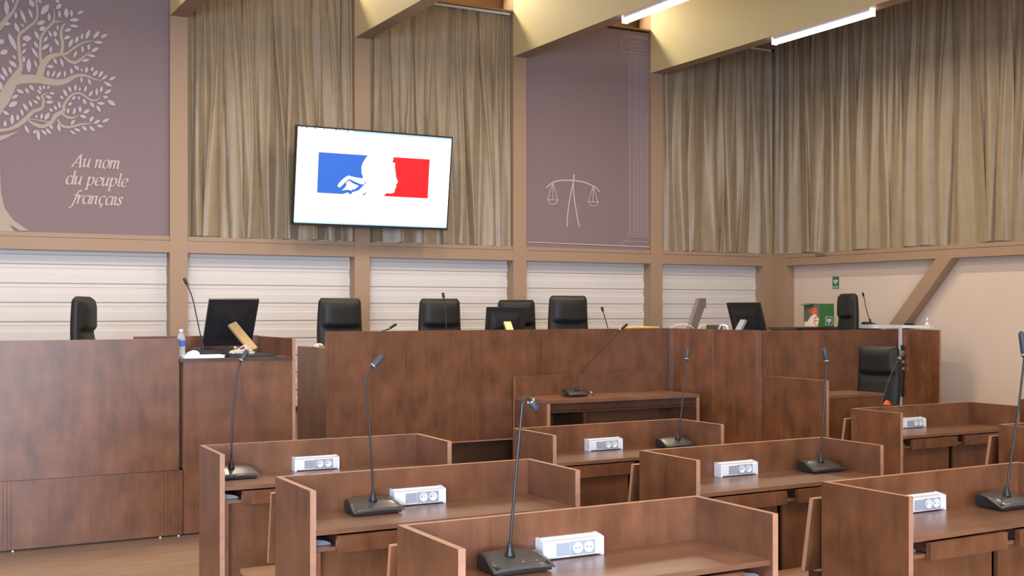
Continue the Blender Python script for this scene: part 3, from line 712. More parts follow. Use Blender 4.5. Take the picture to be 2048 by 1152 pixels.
def mic(name_label, loc, stalk, head, rz=0.0, group='gooseneck microphones on the desks', base=True, w=0.235, r=0.0052, led=False):
    """conference unit: wedge base, collar, gooseneck and capsule; stalk / head are (dx, dz) offsets in the unit's own plane"""
    t = thing('microphone', name_label, 'microphone', loc, 0, group)
    d = 0.15
    if base:
        b = Matrix.Rotation(rz, 4, 'Z')
        bm = NB()
        h = w / 2
        # dark under-body
        prof = [(-d/2, 0.004), (-d/2, 0.020), (-d/2 + 0.01, 0.026), (0.02, 0.050), (d/2 - 0.012, 0.056), (d/2, 0.046), (d/2, 0.004)]
        extrude_profile(bm, prof, 'x', -h + 0.008, h - 0.008); bevel(bm, 0.003, 2)
        for sx in (-1, 1):
            for sy in (-1, 1):
                lathe(bm, [(0.009, 0), (0.008, 0.005)], 10, at=(sx * (h - 0.025), sy * (d/2 - 0.02), 0))
        bm.transform(b); obj('base', bm, M['black'], t)
        # curved cover plate, wider at the front
        bm = NB(); nx, ny = 12, 8
        top, bot = [], []
        for j in range(ny + 1):
            v = j / ny
            y = -d/2 - 0.004 + (d + 0.002) * v
            zc = 0.023 + 0.040 * math.sin(v * PI * 0.52) ** 1.1
            ww = h + 0.004 - 0.028 * v ** 1.5
            a, bb = [], []
            for i in range(nx + 1):
                u = i / nx * 2 - 1
                zz = zc - 0.006 * abs(u) ** 3
                a.append(bm.verts.new((u * ww, y, zz))); bb.append(bm.verts.new((u * ww, y, zz - 0.006)))
            top.append(a); bot.append(bb)
        for j in range(ny):
            for i in range(nx):
                f = bm.faces.new((top[j][i], top[j][i+1], top[j+1][i+1], top[j+1][i])); f.smooth = True
                bm.faces.new((bot[j][i], bot[j+1][i], bot[j+1][i+1], bot[j][i+1]))
        for j in range(ny):
            bm.faces.new((top[j][0], top[j+1][0], bot[j+1][0], bot[j][0])); bm.faces.new((top[j][nx], bot[j][nx], bot[j+1][nx], top[j+1][nx]))
        for i in range(nx):
            bm.faces.new((top[0][i], bot[0][i], bot[0][i+1], top[0][i+1])); bm.faces.new((top[ny][i], top[ny][i+1], bot[ny][i+1], bot[ny][i]))
        bm.transform(b); obj('cover', bm, M['cover'] if w > 0.2 else M['black'], t)
        bm = NB(); box(bm, -0.008, 0.066, -0.058, -0.040, 0.036, 0.041)
        xform(bm.verts, Matrix.Translation((0.0, 0.0, -0.0185)) @ Matrix.Rotation(R(22), 4, 'X') @ Matrix.Translation((0, 0.0, 0.021)))
        bm.transform(b); bt = obj('button', bm, M['black'], t)
        if led:
            bt['label'] = 'dark talk button with two light dots'
            bm = NB()
            for sx in (0.002, 0.054):
                lathe(bm, [(0.0032, 0), (0.0028, 0.0022)], 8, at=(sx, -0.0615, 0.0395))
            bm.transform(b); obj('light_dot', bm, M['pale'], bt)
    s0 = Vector((stalk[0][0], 0, stalk[0][1]))
    if base:
        bm = NB(); lathe(bm, [(0.020, -0.004), (0.018, 0.006), (0.011, 0.024), (0.0095, 0.045), (0.006, 0.048)], 16, at=(s0.x, 0, 0.052))
        obj('collar', bm, M['black'], t)
    path = smooth_path([(p[0], 0, p[1]) for p in stalk], 8)
    bm = NB(); tube(bm, path, r, 8); obj('gooseneck', bm, M['dark_metal'], t)
    a = Vector((head[0][0], 0, head[0][1])); e = Vector((head[1][0], 0, head[1][1]))
    L = e - a
    bm = NB()
    tube(bm, [a, a + L * 0.06, a + L * 0.2, a + L * 0.85, a + L * 0.95, e], [r * 1.15, r * 2.0, r * 2.6, r * 2.7, r * 2.3, r * 1.2], 12)
    hd = obj('capsule', bm, M['headgrille'] if w > 0.2 else M['black'], t)
    bm = NB(); tube(bm, [a + L * 0.10, a + L * 0.17], r * 2.75, 12); obj('ring', bm, M['silver'], hd)
    return t

WZ = 0.731
# (left x, back y, turn, where)
DESKS = [
 (1.565, 6.43, -1.2, 'farthest back in the left-hand column of desks', 'left column, farthest back'),
 (1.570, 5.06, 0.0, 'second from the front in the left-hand column of desks', 'left column, middle'),
 (1.590, 3.725, 0.4, 'nearest the camera at the bottom centre, in the left-hand column', 'left column, nearest'),
 (3.515, 6.39, 1.2, 'farthest back in the centre column, in front of the clerk table', 'centre column, farthest back'),
 (3.555, 5.07, 1.0, 'second from the front in the centre column of desks', 'centre column, middle'),
 (3.605, 3.77, 1.3, 'nearest the camera at the lower right, in the centre column', 'centre column, nearest'),
 (6.455, 6.44, 0.8, 'farthest back in the right-hand column, before the lower black chair', 'right column'),
 (6.405, 5.09, 0.8, 'cut by the right photo edge, in front of the right-hand column desk', 'right edge'),
 (8.36, 6.44, 0.8, 'showing only a dark corner at the right photo edge', 'far right edge'),
]
BENCH_LBL = [
 'wooden bench seat fixed behind the farthest left-column desk, hidden by it',
 'wooden bench seat whose light end shows at the foot of the farthest left-column desk',
 'wooden bench seat whose backrest edge shows left of the nearest bottom-centre desk',
 'wooden bench seat fixed behind the farthest centre-column desk',
 'wooden bench seat whose backrest edge shows left of the middle centre-column desk',
 'wooden bench seat with slanted backrest edge left of the large lower right desk',
 'wooden bench seat with backrest edge left of the farthest right-column desk',
 'wooden bench seat with backrest edge left of the desk cut by the right photo edge',
 'wooden bench seat with backrest edge showing between the two right-most desks',
]
SOCK = {0: (0.515, 'white double power socket on the farthest left-column desk'),
        1: (0.540, 'white double power socket beside the microphone on the middle left-column desk'),
        2: (0.540, 'large white double power socket beside the microphone on the nearest bottom-centre desk'),
        3: (0.520, 'white double power socket on the farthest centre-column desk before the clerk table'),
        4: (0.485, 'white double power socket on the middle centre-column desk'),
        5: (0.430, 'white double power socket on the lower right desk nearest the camera'),
        6: (0.455, 'white double power socket on the farthest right-column desk')}
first = True
for i, (x, y, a, lbl, _) in enumerate(DESKS):
    L = 'wooden desk ' + lbl
    if i == 0:
        o = desk; o.location = (x, y, 0); o.rotation_euler.z = R(a); o['label'] = L
    else:
        o = dup(desk, (x, y, 0), R(a), L)
    if i == 1:
        b = bench; b.location = (x, y + 0.01, 0); b.rotation_euler.z = R(a); b['label'] = BENCH_LBL[1]
    elif i not in (0, 3):
        b = dup(bench, (x, y + 0.01, 0), R(a), BENCH_LBL[i])
    if i in SOCK:
        sx, sl = SOCK[i]
        mtx = Matrix.Translation((x, y, WZ)) @ Matrix.Rotation(R(a), 4, 'Z')
        p = mtx @ Vector((sx, -T - 0.002, 0))
        if i == 0:
            sock.location = p; sock.rotation_euler.z = R(a); sock['label'] = sl
        else:
            dup(sock, p, R(a), sl)

def desk_mic(label, cx, cy, pts, nhead, led=False):
    """pts are (x, z) positions of the gooseneck in the plane y = cy"""
    rel = [(px - cx, pz - WZ) for px, pz in pts]
    st, hd = rel[:len(rel) - nhead + 1], rel[-nhead:]
    mic(label, (cx, cy, WZ), st, (hd[0], hd[-1]), led=led)
desk_mic('gooseneck microphone partly behind the side panel of the farthest left-column desk', 1.715, 6.27,
         [(1.70, .78), (1.700, 0.85), (1.708, 1.074), (1.728, 1.264), (1.750, 1.362), (1.790, 1.425)], 2)
desk_mic('gooseneck microphone with bent head and grey-brown base on the middle left-column desk', 1.975, 4.905,
         [(1.976, .78), (1.972, 0.90), (1.959, 1.104), (1.938, 1.296), (1.942, 1.337), (1.969, 1.386), (2.022, 1.434)], 2)
desk_mic('large black gooseneck microphone with drooping head on the nearest bottom-centre desk', 1.975, 3.58,
         [(1.957, .78), (1.962, 0.86), (1.980, 1.051), (2.004, 1.278), (2.010, 1.316), (2.026, 1.334), (2.040, 1.328), (2.066, 1.289)], 2, led=True)
desk_mic('gooseneck microphone with shiny base on the farthest centre-column desk', 4.668, 6.24,
         [(4.687, .78), (4.694, 0.85), (4.716, 0.972), (4.750, 1.26), (4.758, 1.306), (4.771, 1.393)], 2)
desk_mic('gooseneck microphone standing upright on the middle centre-column desk', 4.705, 4.93,
         [(4.706, .78), (4.709, 0.85), (4.725, 1.017), (4.746, 1.26), (4.752, 1.345), (4.734, 1.425)], 2)
desk_mic('gooseneck microphone with dark base on the lower right desk by the photo edge', 4.60, 3.62,
         [(4.612, .78), (4.622, 0.86), (4.651, 0.994), (4.697, 1.20), (4.735, 1.420), (4.712, 1.545)], 2)
desk_mic('thin leaning gooseneck microphone on the farthest right-column desk, base hidden', 6.615, 6.27,
         [(6.535, .78), (6.545, 0.84), (6.573, 0.901), (6.636, 1.041), (6.700, 1.170), (6.770, 1.265), (6.835, 1.325)], 2)

# ------------------------------------------------------------------ left bench
lb = thing('courtroom_bench', 'wide left bench front of dark purplish wood in two tiers at the left edge', 'courtroom bench', (-0.6, 8.55, 0))
bm = NB(); box(bm, 0, 2.536, 0, 0.03, 0.481, 1.434, 0, 1); obj('upper_panel', bm, WD, lb)
def fluted(bm, w, z0, z1, grooves, d=0.0025, gw=0.006, th=0.03, mi=0):
    """front skin in the plane y = 0 with narrow vertical grooves at the given x"""
    prof = [(0, th), (0, 0)]
    for g in sorted(grooves):
        prof += [(g - gw/2, 0), (g - gw/4, d), (g + gw/4, d), (g + gw/2, 0)]
    prof += [(w, 0), (w, th)]
    extrude_profile(bm, prof, 'z', z0, z1, mi)
bm = NB(); fluted(bm, 2.562, 0.012, 0.478, [2.43, 2.455, 2.48, 2.505, 2.53, 1.36, 1.385, 1.41, 0.0 + 1.335]); obj('lower_panel', bm, WD, lb)
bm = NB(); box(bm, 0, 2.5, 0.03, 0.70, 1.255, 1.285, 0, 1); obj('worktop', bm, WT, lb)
for x in (1.42, 2.40, 2.53):
    bm = NB(); lathe(bm, [(0.008, 0.0), (0.009, 0.006), (0.004, 0.012)], 10, at=(x, -0.012, 0.0)); obj('floor_glide', bm, M['white'], lb)

# usher's desk beside it (holds the monitor)
ud = thing('desk', 'tall wooden clerk desk with raised back holding a monitor, right of the left bench', 'desk', (1.97, 8.55, 0))
bm = NB(); box(bm, 0, 0.815, 0, 0.03, 0.012, 1.262, 0, 1); obj('front_panel', bm, WD, ud)
bm = NB(); box(bm, 0, 0.03, 0.03, 0.90, 0.48, 1.262, 0, 1); obj('side_panel', bm, WD, ud)
bm = NB(); box(bm, 0.815, 0.84, -0.004, 0.93, 0.012, 1.427, 0, 1); obj('side_panel', bm, WD, ud)
bm = NB(); box(bm, -0.18, 0.815, 0.90, 0.93, 0.48, 1.432, 0, 1); obj('back_panel', bm, WD, ud)
bm = NB(); box(bm, -0.03, 0.815, -0.010, 0.90, 1.262, 1.288, 0, 1); obj('worktop', bm, [M['wood_top'], M['wood_dark']], ud)

# ------------------------------------------------------------------ judges' bench
jb = thing('judge_bench', 'long high judges bench of red-brown wood panels across the back of the room', 'courtroom bench', (3.26, 9.12, 0.48))
cuts = [0, 0.70, 1.385, 2.07, 2.77, 3.48]
for k in range(5):
    bm = NB(); w = cuts[k+1] - cuts[k]
    g = [0.02, 0.045, 0.07, w - 0.02, w - 0.045, w - 0.07] if k != 4 else [0.02, 0.045, 0.07]
    fluted(bm, w, 0.012, 0.984, g)
    bm.transform(Matrix.Translation((cuts[k], 0, 0)))
    obj('front_panel', bm, WD, jb)
bm = NB(); box(bm, 0.0, 3.48, -0.004, 0.03, 0.0, 0.012); obj('bottom_edge', bm, M['edge'], jb)
bm = NB(); box(bm, 0.0, 0.028, 0.03, 0.74, 0.0, 0.845, 0, 1); obj('side_panel', bm, WD, jb)
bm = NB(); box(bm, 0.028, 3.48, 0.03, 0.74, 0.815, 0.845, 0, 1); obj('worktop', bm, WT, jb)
# wing coming forward on the right
bm = NB(); fluted(bm, 0.66, -0.47, 0.984, [0.02, 0.045, 0.07]); bm.transform(Matrix.Translation((3.48, 0.0, 0)) @ Matrix.Rotation(R(-90), 4, 'Z')); obj('wing_panel', bm, WD, jb)
bm = NB(); fluted(bm, 0.71, -0.47, 0.984, [0.62, 0.645, 0.67, 0.02]); bm.transform(Matrix.Translation((3.48, -0.66, 0)) @ Matrix.Rotation(R(-90), 4, 'Z')); obj('wing_panel', bm, WD, jb)
bm = NB(); box(bm, 3.511, 4.14, -1.37, -1.342, -0.47, 0.980, 0, 1); obj('end_panel', bm, WD, jb)
bm = NB(); box(bm, 3.51, 4.14, -1.34, 0.74, 0.815, 0.845, 0, 1); obj('wing_worktop', bm, WT, jb)
bm = NB(); box(bm, 4.112, 4.14, -1.34, -0.2, -0.47, 0.815, 0, 1); obj('inner_panel', bm, WD, jb)

# low screen in front of the wing
ls = thing('screen_panel', 'low wooden screen panel standing forward of the judges bench wing', 'screen panel', (6.74, 7.745, 0))
bm = NB(); box(bm, 0, 0.028, -0.75, 0, 0.0, 1.072, 0, 1); obj('board', bm, WD, ls)
bm = NB(); box(bm, 0.028, 0.30, -0.70, -0.66, 0.0, 0.03); box(bm, 0.028, 0.30, -0.10, -0.06, 0.0, 0.03); obj('foot', bm, M['wood_dark'], ls)

# clerk table in front of the judges' bench
ct = thing('table', 'low wooden clerk table with a raised back against the judges bench', 'table', (5.005, 8.50, 0))
W = 1.625
bm = NB(); box(bm, 0.0, W, 0.565, 0.59, 0.0, 1.045, 0, 1); obj('back_panel', bm, WD, ct)
bm = NB(); box(bm, -0.004, W + 0.004, -0.004, 0.565, 0.842, 0.870, 0, 1); obj('tabletop', bm, WT, ct)
for x in (0.0, W - 0.035):
    bm = NB(); box(bm, x, x + 0.035, 0.0, 0.56, 0.0, 0.842, 0, 1); obj('side_panel', bm, WD, ct)
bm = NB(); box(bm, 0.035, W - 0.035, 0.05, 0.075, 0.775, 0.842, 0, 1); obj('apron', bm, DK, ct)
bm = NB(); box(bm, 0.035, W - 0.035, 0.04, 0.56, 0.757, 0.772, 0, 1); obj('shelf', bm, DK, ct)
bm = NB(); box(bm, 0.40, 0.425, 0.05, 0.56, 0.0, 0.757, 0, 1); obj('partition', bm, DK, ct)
bm = NB(); box(bm, 0.455, 0.60, 0.30, 0.325, 0.30, 0.74, 0, 1); obj('drawer', bm, WD, ct)

# clerk desk to the right, in front of the lower chair
d2 = thing('table', 'plain wooden clerk desk before the lower black chair at right', 'table', (7.42, 7.80, 0))
bm = NB(); box(bm, 0.0, 0.80, 0.0, 0.028, 0.0, 0.84, 0, 1); obj('front_panel', bm, WD, d2)
bm = NB(); box(bm, -0.004, 0.812, -0.012, 0.42, 0.842, 0.868, 0, 1); obj('tabletop', bm, WT, d2)
for x in (0.0, 0.772):
    bm = NB(); box(bm, x, x + 0.028, 0.028, 0.40, 0.0, 0.842, 0, 1); obj('side_panel', bm, WD, d2)

# right bench
rb = thing('courtroom_bench', 'dark brown right bench front in two panels by the right wall', 'courtroom bench', (8.55, 10.0, 0))
bm = NB(); box(bm, 0, 2.25, 0, 0.028, 0.0, 1.405, 0, 1); obj('front_panel', bm, WD, rb)
bm = NB(); box(bm, 2.31, 2.338, -0.555, 0.0, 0.0, 1.405, 0, 1); obj('side_panel', bm, WD, rb)
# counter behind it that carries the first-aid carton
cb = thing('counter', 'dark wooden counter behind the right bench carrying the green carton', 'counter', (9.77, 10.66, 0.48))
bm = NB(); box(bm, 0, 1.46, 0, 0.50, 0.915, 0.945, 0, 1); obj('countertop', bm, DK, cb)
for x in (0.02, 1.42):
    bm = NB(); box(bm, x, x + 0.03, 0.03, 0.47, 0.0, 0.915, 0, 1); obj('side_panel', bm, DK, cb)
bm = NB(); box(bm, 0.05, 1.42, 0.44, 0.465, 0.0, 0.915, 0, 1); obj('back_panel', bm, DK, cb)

# ------------------------------------------------------------------ black leather chairs
def make_chair():
    t = thing('office_chair', '', 'chair', (0, 0, 0), 0, 'high-backed black leather chairs')
    # backrest: closed loft, slightly waisted, with a headrest cushion and a smile-shaped crease; faces -Y
    bm = NB(); nz, nr = 56, 44
    rows = []
    z0, z1 = 0.47, 1.275
    for j in range(nz + 1):
        v = j / nz
        z = z0 + (z1 - z0) * v
        hw = 0.235 + 0.012 * math.sin(v * PI) - 0.012 * v
        if v > 0.93: hw *= (max(0.0, 1 - ((v - 0.93) / 0.07) ** 2.2)) * 0.10 + 0.90
        th = 0.060 - 0.012 * v
        if v > 0.95: th *= max(0.25, 1 - ((v - 0.95) / 0.05) ** 2 * 0.75)
        if v < 0.03: th *= 0.6
        yc = 0.20 + 0.055 * v + 0.030 * math.sin(v * PI) - 0.01
        ring = []
        for k in range(nr):
            a = 2 * PI * k / nr
            cx, sy = math.cos(a), math.sin(a)
            e = 0.42
            x = hw * math.copysign(abs(cx) ** e, cx)
            y = th * math.copysign(abs(sy) ** 0.7, sy)
            if sy < 0:
                u = x / hw
                crease = 0.655 - 0.030 * (1 - u * u)
                dv = v - crease
                inner = max(0.0, 1 - abs(u) ** 4 * 1.0)
                bump = 0.0
                if dv > 0: bump = 0.040 * min(1, dv / 0.05) ** 0.6 * max(0.0, 1 - max(0, (v - 0.86) / 0.14) ** 2)
                else: bump = 0.010 * min(1, -dv / 0.09) - 0.004 + 0.012 * math.sin(max(0, v) / 0.63 * PI)
                edge_w = 1.0 if abs(u) < 0.78 else max(0.0, 1 - (abs(u) - 0.78) / 0.16)
                y -= bump * edge_w * inner
            ring.append(bm.verts.new((x, yc + y, z)))
        rows.append(ring)
    for j in range(nz):
        for k in range(nr):
            f = bm.faces.new((rows[j][k], rows[j][(k+1) % nr], rows[j+1][(k+1) % nr], rows[j+1][k])); f.smooth = True
    bm.faces.new(rows[0][::-1]); bm.faces.new(rows[-1])
    obj('backrest', bm, M['leather'], t)
    bm = NB(); box(bm, -0.25, 0.25, -0.30, 0.22, 0.41, 0.51); bevel(bm, 0.035, 4)
    for f in bm.faces: f.smooth = True
    obj('seat', bm, M['leather'], t)
    for s in (-1, 1):
        bm = NB()
        tube(bm, smooth_path([(s*0.27, 0.16, 0.44), (s*0.30, 0.15, 0.60), (s*0.30, 0.02, 0.665), (s*0.30, -0.16, 0.66), (s*0.285, -0.18, 0.55), (s*0.26, -0.12, 0.44)], 5), 0.016, 8)
        a = obj('armrest', bm, M['black'], t)
        bm = NB(); box(bm, s*0.30 - 0.03, s*0.30 + 0.03, -0.17, 0.10, 0.668, 0.695); bevel(bm, 0.01, 2); obj('arm_pad', bm, M['leather'], a)
    bm = NB(); lathe(bm, [(0.028, 0.10), (0.028, 0.26), (0.017, 0.262), (0.017, 0.40), (0.09, 0.402), (0.09, 0.418)], 14); obj('gas_lift', bm, M['black'], t)
    for k in range(5):
        a = 2 * PI * k / 5 + 0.3
        bm = NB(); tube(bm, [(0, 0, 0.115), (0.29 * math.cos(a), 0.29 * math.sin(a), 0.075)], [0.028, 0.018], 8)
        lg = obj('leg', bm, M['black'], t)
        bm = NB(); lathe(bm, [(0.024, -0.02), (0.027, -0.012), (0.027, 0.012), (0.024, 0.02)], 12)
        bm.transform(Matrix.Translation((0.30 * math.cos(a), 0.30 * math.sin(a), 0.027)) @ Matrix.Rotation(a, 4, 'Z') @ Matrix.Rotation(R(90), 4, 'X'))
        obj('caster', bm, M['black'], lg)
    return t
ch = make_chair()
CH = [
 (1.76, 10.20, 0.48, 66, 'black leather chair seen from the side behind the left bench'),
 (4.08, 10.72, 0.485, 4, 'black leather chair facing front at the left end of the judges bench'),
 (5.215, 10.85, 0.485, -2, 'black leather chair behind the thin upright microphone at the judges bench'),
 (6.50, 11.55, 0.480, -8, 'black leather chair partly hidden by the monitor on the judges bench'),
 (6.61, 10.55, 0.520, -4, 'tallest black leather chair, right-most behind the judges bench'),
 (10.04, 10.385, 0.56, -112, 'black leather chair turned sideways in front of the green carton'),
 (8.82, 8.60, -0.0, -78, 'black leather chair lower at right, behind the plain clerk desk'),
]
for i, (x, y, z, a, l) in enumerate(CH):
    if i == 0:
        ch.location = (x, y, z); ch.rotation_euler.z = R(a); ch['label'] = l
    else:
        dup(ch, (x, y, z), R(a), l)

# ------------------------------------------------------------------ monitors (seen from behind) on silver stands
def monitor(label, loc, rz, stand_mat, w=0.405, h=0.36, tilt=-20, lift=0.07, ymon=0.06, sx=0.0):
    t = thing('monitor', label, 'monitor', loc, rz, 'desktop monitors seen from behind')
    tm = Matrix.Translation((0, ymon, lift)) @ Matrix.Rotation(R(tilt), 4, 'X')
    bm = NB()
    box(bm, -w/2, w/2, 0.0, 0.02, 0, h); bevel(bm, 0.004, 2)
    # tapered hump at the rear
    A = [(-w/2 + 0.05, 0.0, 0.05), (w/2 - 0.05, 0.0, 0.05), (w/2 - 0.05, 0.0, h - 0.05), (-w/2 + 0.05, 0.0, h - 0.05)]
    B = [(-w/2 + 0.10, -0.010, 0.10), (w/2 - 0.10, -0.010, 0.10), (w/2 - 0.10, -0.010, h - 0.12), (-w/2 + 0.10, -0.010, h - 0.12)]
    va = [bm.verts.new(p) for p in A]; vb = [bm.verts.new(p) for p in B]
    for k in range(4): bm.faces.new((va[k], va[(k+1) % 4], vb[(k+1) % 4], vb[k]))
    bm.faces.new(vb)
    bm.transform(tm); cs = obj('casing', bm, M['black'], t)
    bm = NB(); box(bm, -w/2 + 0.012, w/2 - 0.012, 0.0202, 0.0215, 0.016, h - 0.012); bm.transform(tm); obj('screen', bm, M['dark_metal'], cs)
    top = tm @ Vector((0, -0.03, h * 0.52))
    bm = NB()
    d = Vector((0, -0.155, 0.02)) - top
    side = math.atan2(sx, d.length)
    vs = box(bm, -0.036, 0.036, -0.012, 0.012, 0, d.length)
    ang = math.atan2(-d.y, -d.z)
    xform(vs, Matrix.Translation(top) @ Matrix.Rotation(PI - ang, 4, 'X') @ Matrix.Rotation(side, 4, 'Y'))
    bevel(bm, 0.004, 2); s = obj('stand', bm, stand_mat, t); s['label'] = 'slanted metallic stand leg'
    bm = NB(); box(bm, -0.10 + sx, 0.10 + sx, -0.19, 0.03, 0, 0.018); bevel(bm, 0.006, 2); obj('foot', bm, M['black'], t)
    return t
M['gold'] = mat('warm_lit_silver', (226, 190, 136), 0.3, metal=0.45)  # silver stand with the warm light on it put into the colour
monitor('black monitor with gold-lit stand on the tall clerk desk at left', (2.445, 8.98, 1.289), 0.0, M['gold'], w=0.39, h=0.425, tilt=31, ymon=0.16, sx=0.14)
monitor('dark monitor peeking over the judges bench before the hidden chair', (5.23, 9.62, 1.326), R(-6), M['gold'], w=0.40, h=0.29, tilt=10, lift=0.055)
monitor('black monitor with pale stand on the right wing of the judges bench', (7.06, 8.37, 1.326), R(-90), M['pale'], w=0.46, h=0.33, tilt=17, lift=0.065)

# document camera on the wing
dc = thing('document_camera', 'grey angled document camera arm on the judges bench wing', 'document camera', (7.14, 9.30, 1.326))
bm = NB(); box(bm, -0.10, 0.06, -0.10, 0.10, 0, 0.03); bevel(bm, 0.006, 2); obj('base', bm, M['grey'], dc)
bm = NB()
extrude_profile(bm, [(-0.065, 0.03), (0.015, 0.03), (0.17, 0.37), (0.17, 0.43), (0.09, 0.43)], 'y', -0.03, 0.03); bevel(bm, 0.004, 1); obj('arm', bm, M['grey'], dc)
bm = NB(); box(bm, 0.105, 0.17, -0.035, 0.035, 0.335, 0.432); bevel(bm, 0.006, 2); obj('camera_head', bm, M['grey'], dc)

# microphones on the benches
def bench_mic(label, loc, pts, nhead, base=True, w=0.16):
    rel = [(px - loc[0], pz - loc[2]) for px, pz in pts]
    mic(label, loc, rel[:len(rel) - nhead + 1], (rel[-nhead], rel[-1]), group='gooseneck microphones on the benches', w=w, r=0.0048)
bench_mic('tall gooseneck microphone leaning left beside the monitor on the left clerk desk', (2.215, 8.98, 1.289),
          [(2.215, 1.345), (2.209, 1.39), (2.185, 1.50), (2.138, 1.72), (2.099, 1.826), (2.070, 1.889)], 2, w=0.19)
bench_mic('gooseneck microphone bent low over the left end of the judges bench', (3.78, 9.5, 1.326),
          [(3.78, 1.38), (3.80, 1.41), (3.86, 1.44), (3.964, 1.469), (4.050, 1.518)], 2)
bench_mic('thin upright gooseneck microphone in front of the second judge chair', (4.77, 9.85, 1.326),
          [(4.712, 1.38), (4.705, 1.475), (4.69, 1.70), (4.680, 1.745), (4.668, 1.805)], 2)
bench_mic('short gooseneck microphone right of the tallest chair on the judges bench', (6.38, 9.6, 1.326),
          [(6.385, 1.38), (6.352, 1.467), (6.315, 1.575), (6.298, 1.62), (6.280, 1.672)], 2)
bench_mic('gooseneck microphone standing beside the sideways chair at the right bench', (11.11, 10.76, 1.426),
          [(11.115, 1.47), (11.105, 1.50), (11.045, 1.66), (11.015, 1.77), (11.005, 1.80), (10.985, 1.86)], 2)
bench_mic('long slanting gooseneck microphone on the low clerk table', (5.47, 8.80, 0.872),
          [(5.489, 0.93), (5.490, 0.98), (5.497, 1.055), (5.555, 1.115), (5.75, 1.282), (5.945, 1.449), (6.040, 1.514)], 2, w=0.19)

# ------------------------------------------------------------------ small things
# water bottle
bt = thing('water_bottle', 'clear plastic water bottle with blue label at the corner of the left clerk desk', 'bottle', (1.985, 8.70, 1.289))
bm = NB(); lathe(bm, [(0.026, 0), (0.030, 0.006), (0.030, 0.05), (0.027, 0.06), (0.030, 0.07), (0.030, 0.14), (0.024, 0.165), (0.012, 0.185), (0.011, 0.195)], 20); obj('body', bm, M['bottle'], bt)
bm = NB(); lathe(bm, [(0.0305, 0.085), (0.0308, 0.088), (0.0308, 0.128), (0.0305, 0.13)], 20); obj('paper_label', bm, mat('blue_label', (70, 100, 190), 0.5), bt)
bm = NB(); lathe(bm, [(0.014, 0.193), (0.0145, 0.196), (0.0145, 0.208), (0.013, 0.211)], 16); obj('cap', bm, M['white'], bt)
# papers, keyboard, mouse, tangled cable on the left clerk desk
pp = thing('paper_stack', 'white paper sheets under the keyboard on the left clerk desk', 'paper', (2.125, 8.60, 1.289), R(-2))
bm = NB(); box(bm, -0.145, 0.145, -0.04, 0.17, 0, 0.012)
for k in range(4): box(bm, -0.148 + 0.004 * k, 0.142 + 0.004 * k, -0.042, 0.168, 0.012 + 0.002 * k, 0.0138 + 0.002 * k)
tag(obj('sheets', bm, M['paper'], pp), '', '')
del pp.children[0]['label']; del pp.children[0]['category']
kb = thing('keyboard', 'black computer keyboard on the papers of the left clerk desk', 'keyboard', (2.27, 8.80, 1.304), R(4))
bm = NB(); box(bm, -0.16, 0.16, -0.055, 0.065, 0, 0.034); bevel(bm, 0.004, 2); obj('case', bm, M['black'], kb)
bm = NB()
for r_ in range(5):
    for k in range(14):
        x = -0.150 + k * 0.0216; y = -0.048 + r_ * 0.021
        box(bm, x, x + 0.018, y, y + 0.017, 0.034, 0.040)
obj('keys', bm, M['dark_metal'], kb)
def mouse(label, loc, rz, mt):
    t = thing('computer_mouse', label, 'computer mouse', loc, rz)
    bm = NB()
    bmesh.ops.create_uvsphere(bm, u_segments=18, v_segments=10, radius=1)
    for v in bm.verts:
        v.co = Vector((v.co.x * 0.032, v.co.y * 0.055, max(0, v.co.z) * 0.034 * (1 - 0.25 * v.co.y)))
    for f in bm.faces: f.smooth = True
    obj('body', bm, mt, t)
    bm = NB(); lathe(bm, [(0.007, -0.003), (0.008, 0), (0.007, 0.003)], 10)
    bm.transform(Matrix.Translation((0, -0.028, 0.028)) @ Matrix.Rotation(R(90), 4, 'Y')); obj('wheel', bm, M['black'], t)
    return t
mouse('white computer mouse on the papers by the water bottle', (2.06, 8.66, 1.310), R(60), M['white'])
mouse('pale computer mouse on the left end ledge of the judges bench', (3.292, 9.42, 1.326), R(75), M['silver'])
cd = thing('cable', 'tangle of ivory cables in front of the monitor stand', 'cable', (2.47, 8.72, 1.306))
rnd = random.Random(4)
bm = NB()
for k in range(6):
    P = [(rnd.uniform(-0.13, 0.07), rnd.uniform(-0.04, 0.03), 0.004 + rnd.uniform(0, 0.07) * (1 if j % 2 else 0.4)) for j in range(6)]
    tube(bm, smooth_path(P, 6), 0.0036, 6)
obj('strand', bm, M['cable'], cd)
bk = thing('folder', 'black folder lying under the monitor foot on the left clerk desk', 'folder', (2.50, 8.63, 1.289))
bm = NB(); box(bm, -0.18, 0.17, -0.05, 0.13, 0, 0.014); bevel(bm, 0.003, 1); obj('cover_board', bm, M['black'], bk)
bm = NB(); box(bm, -0.178, 0.165, -0.047, 0.127, 0.014, 0.0155); obj('sleeve', bm, M['dark_metal'], bk)

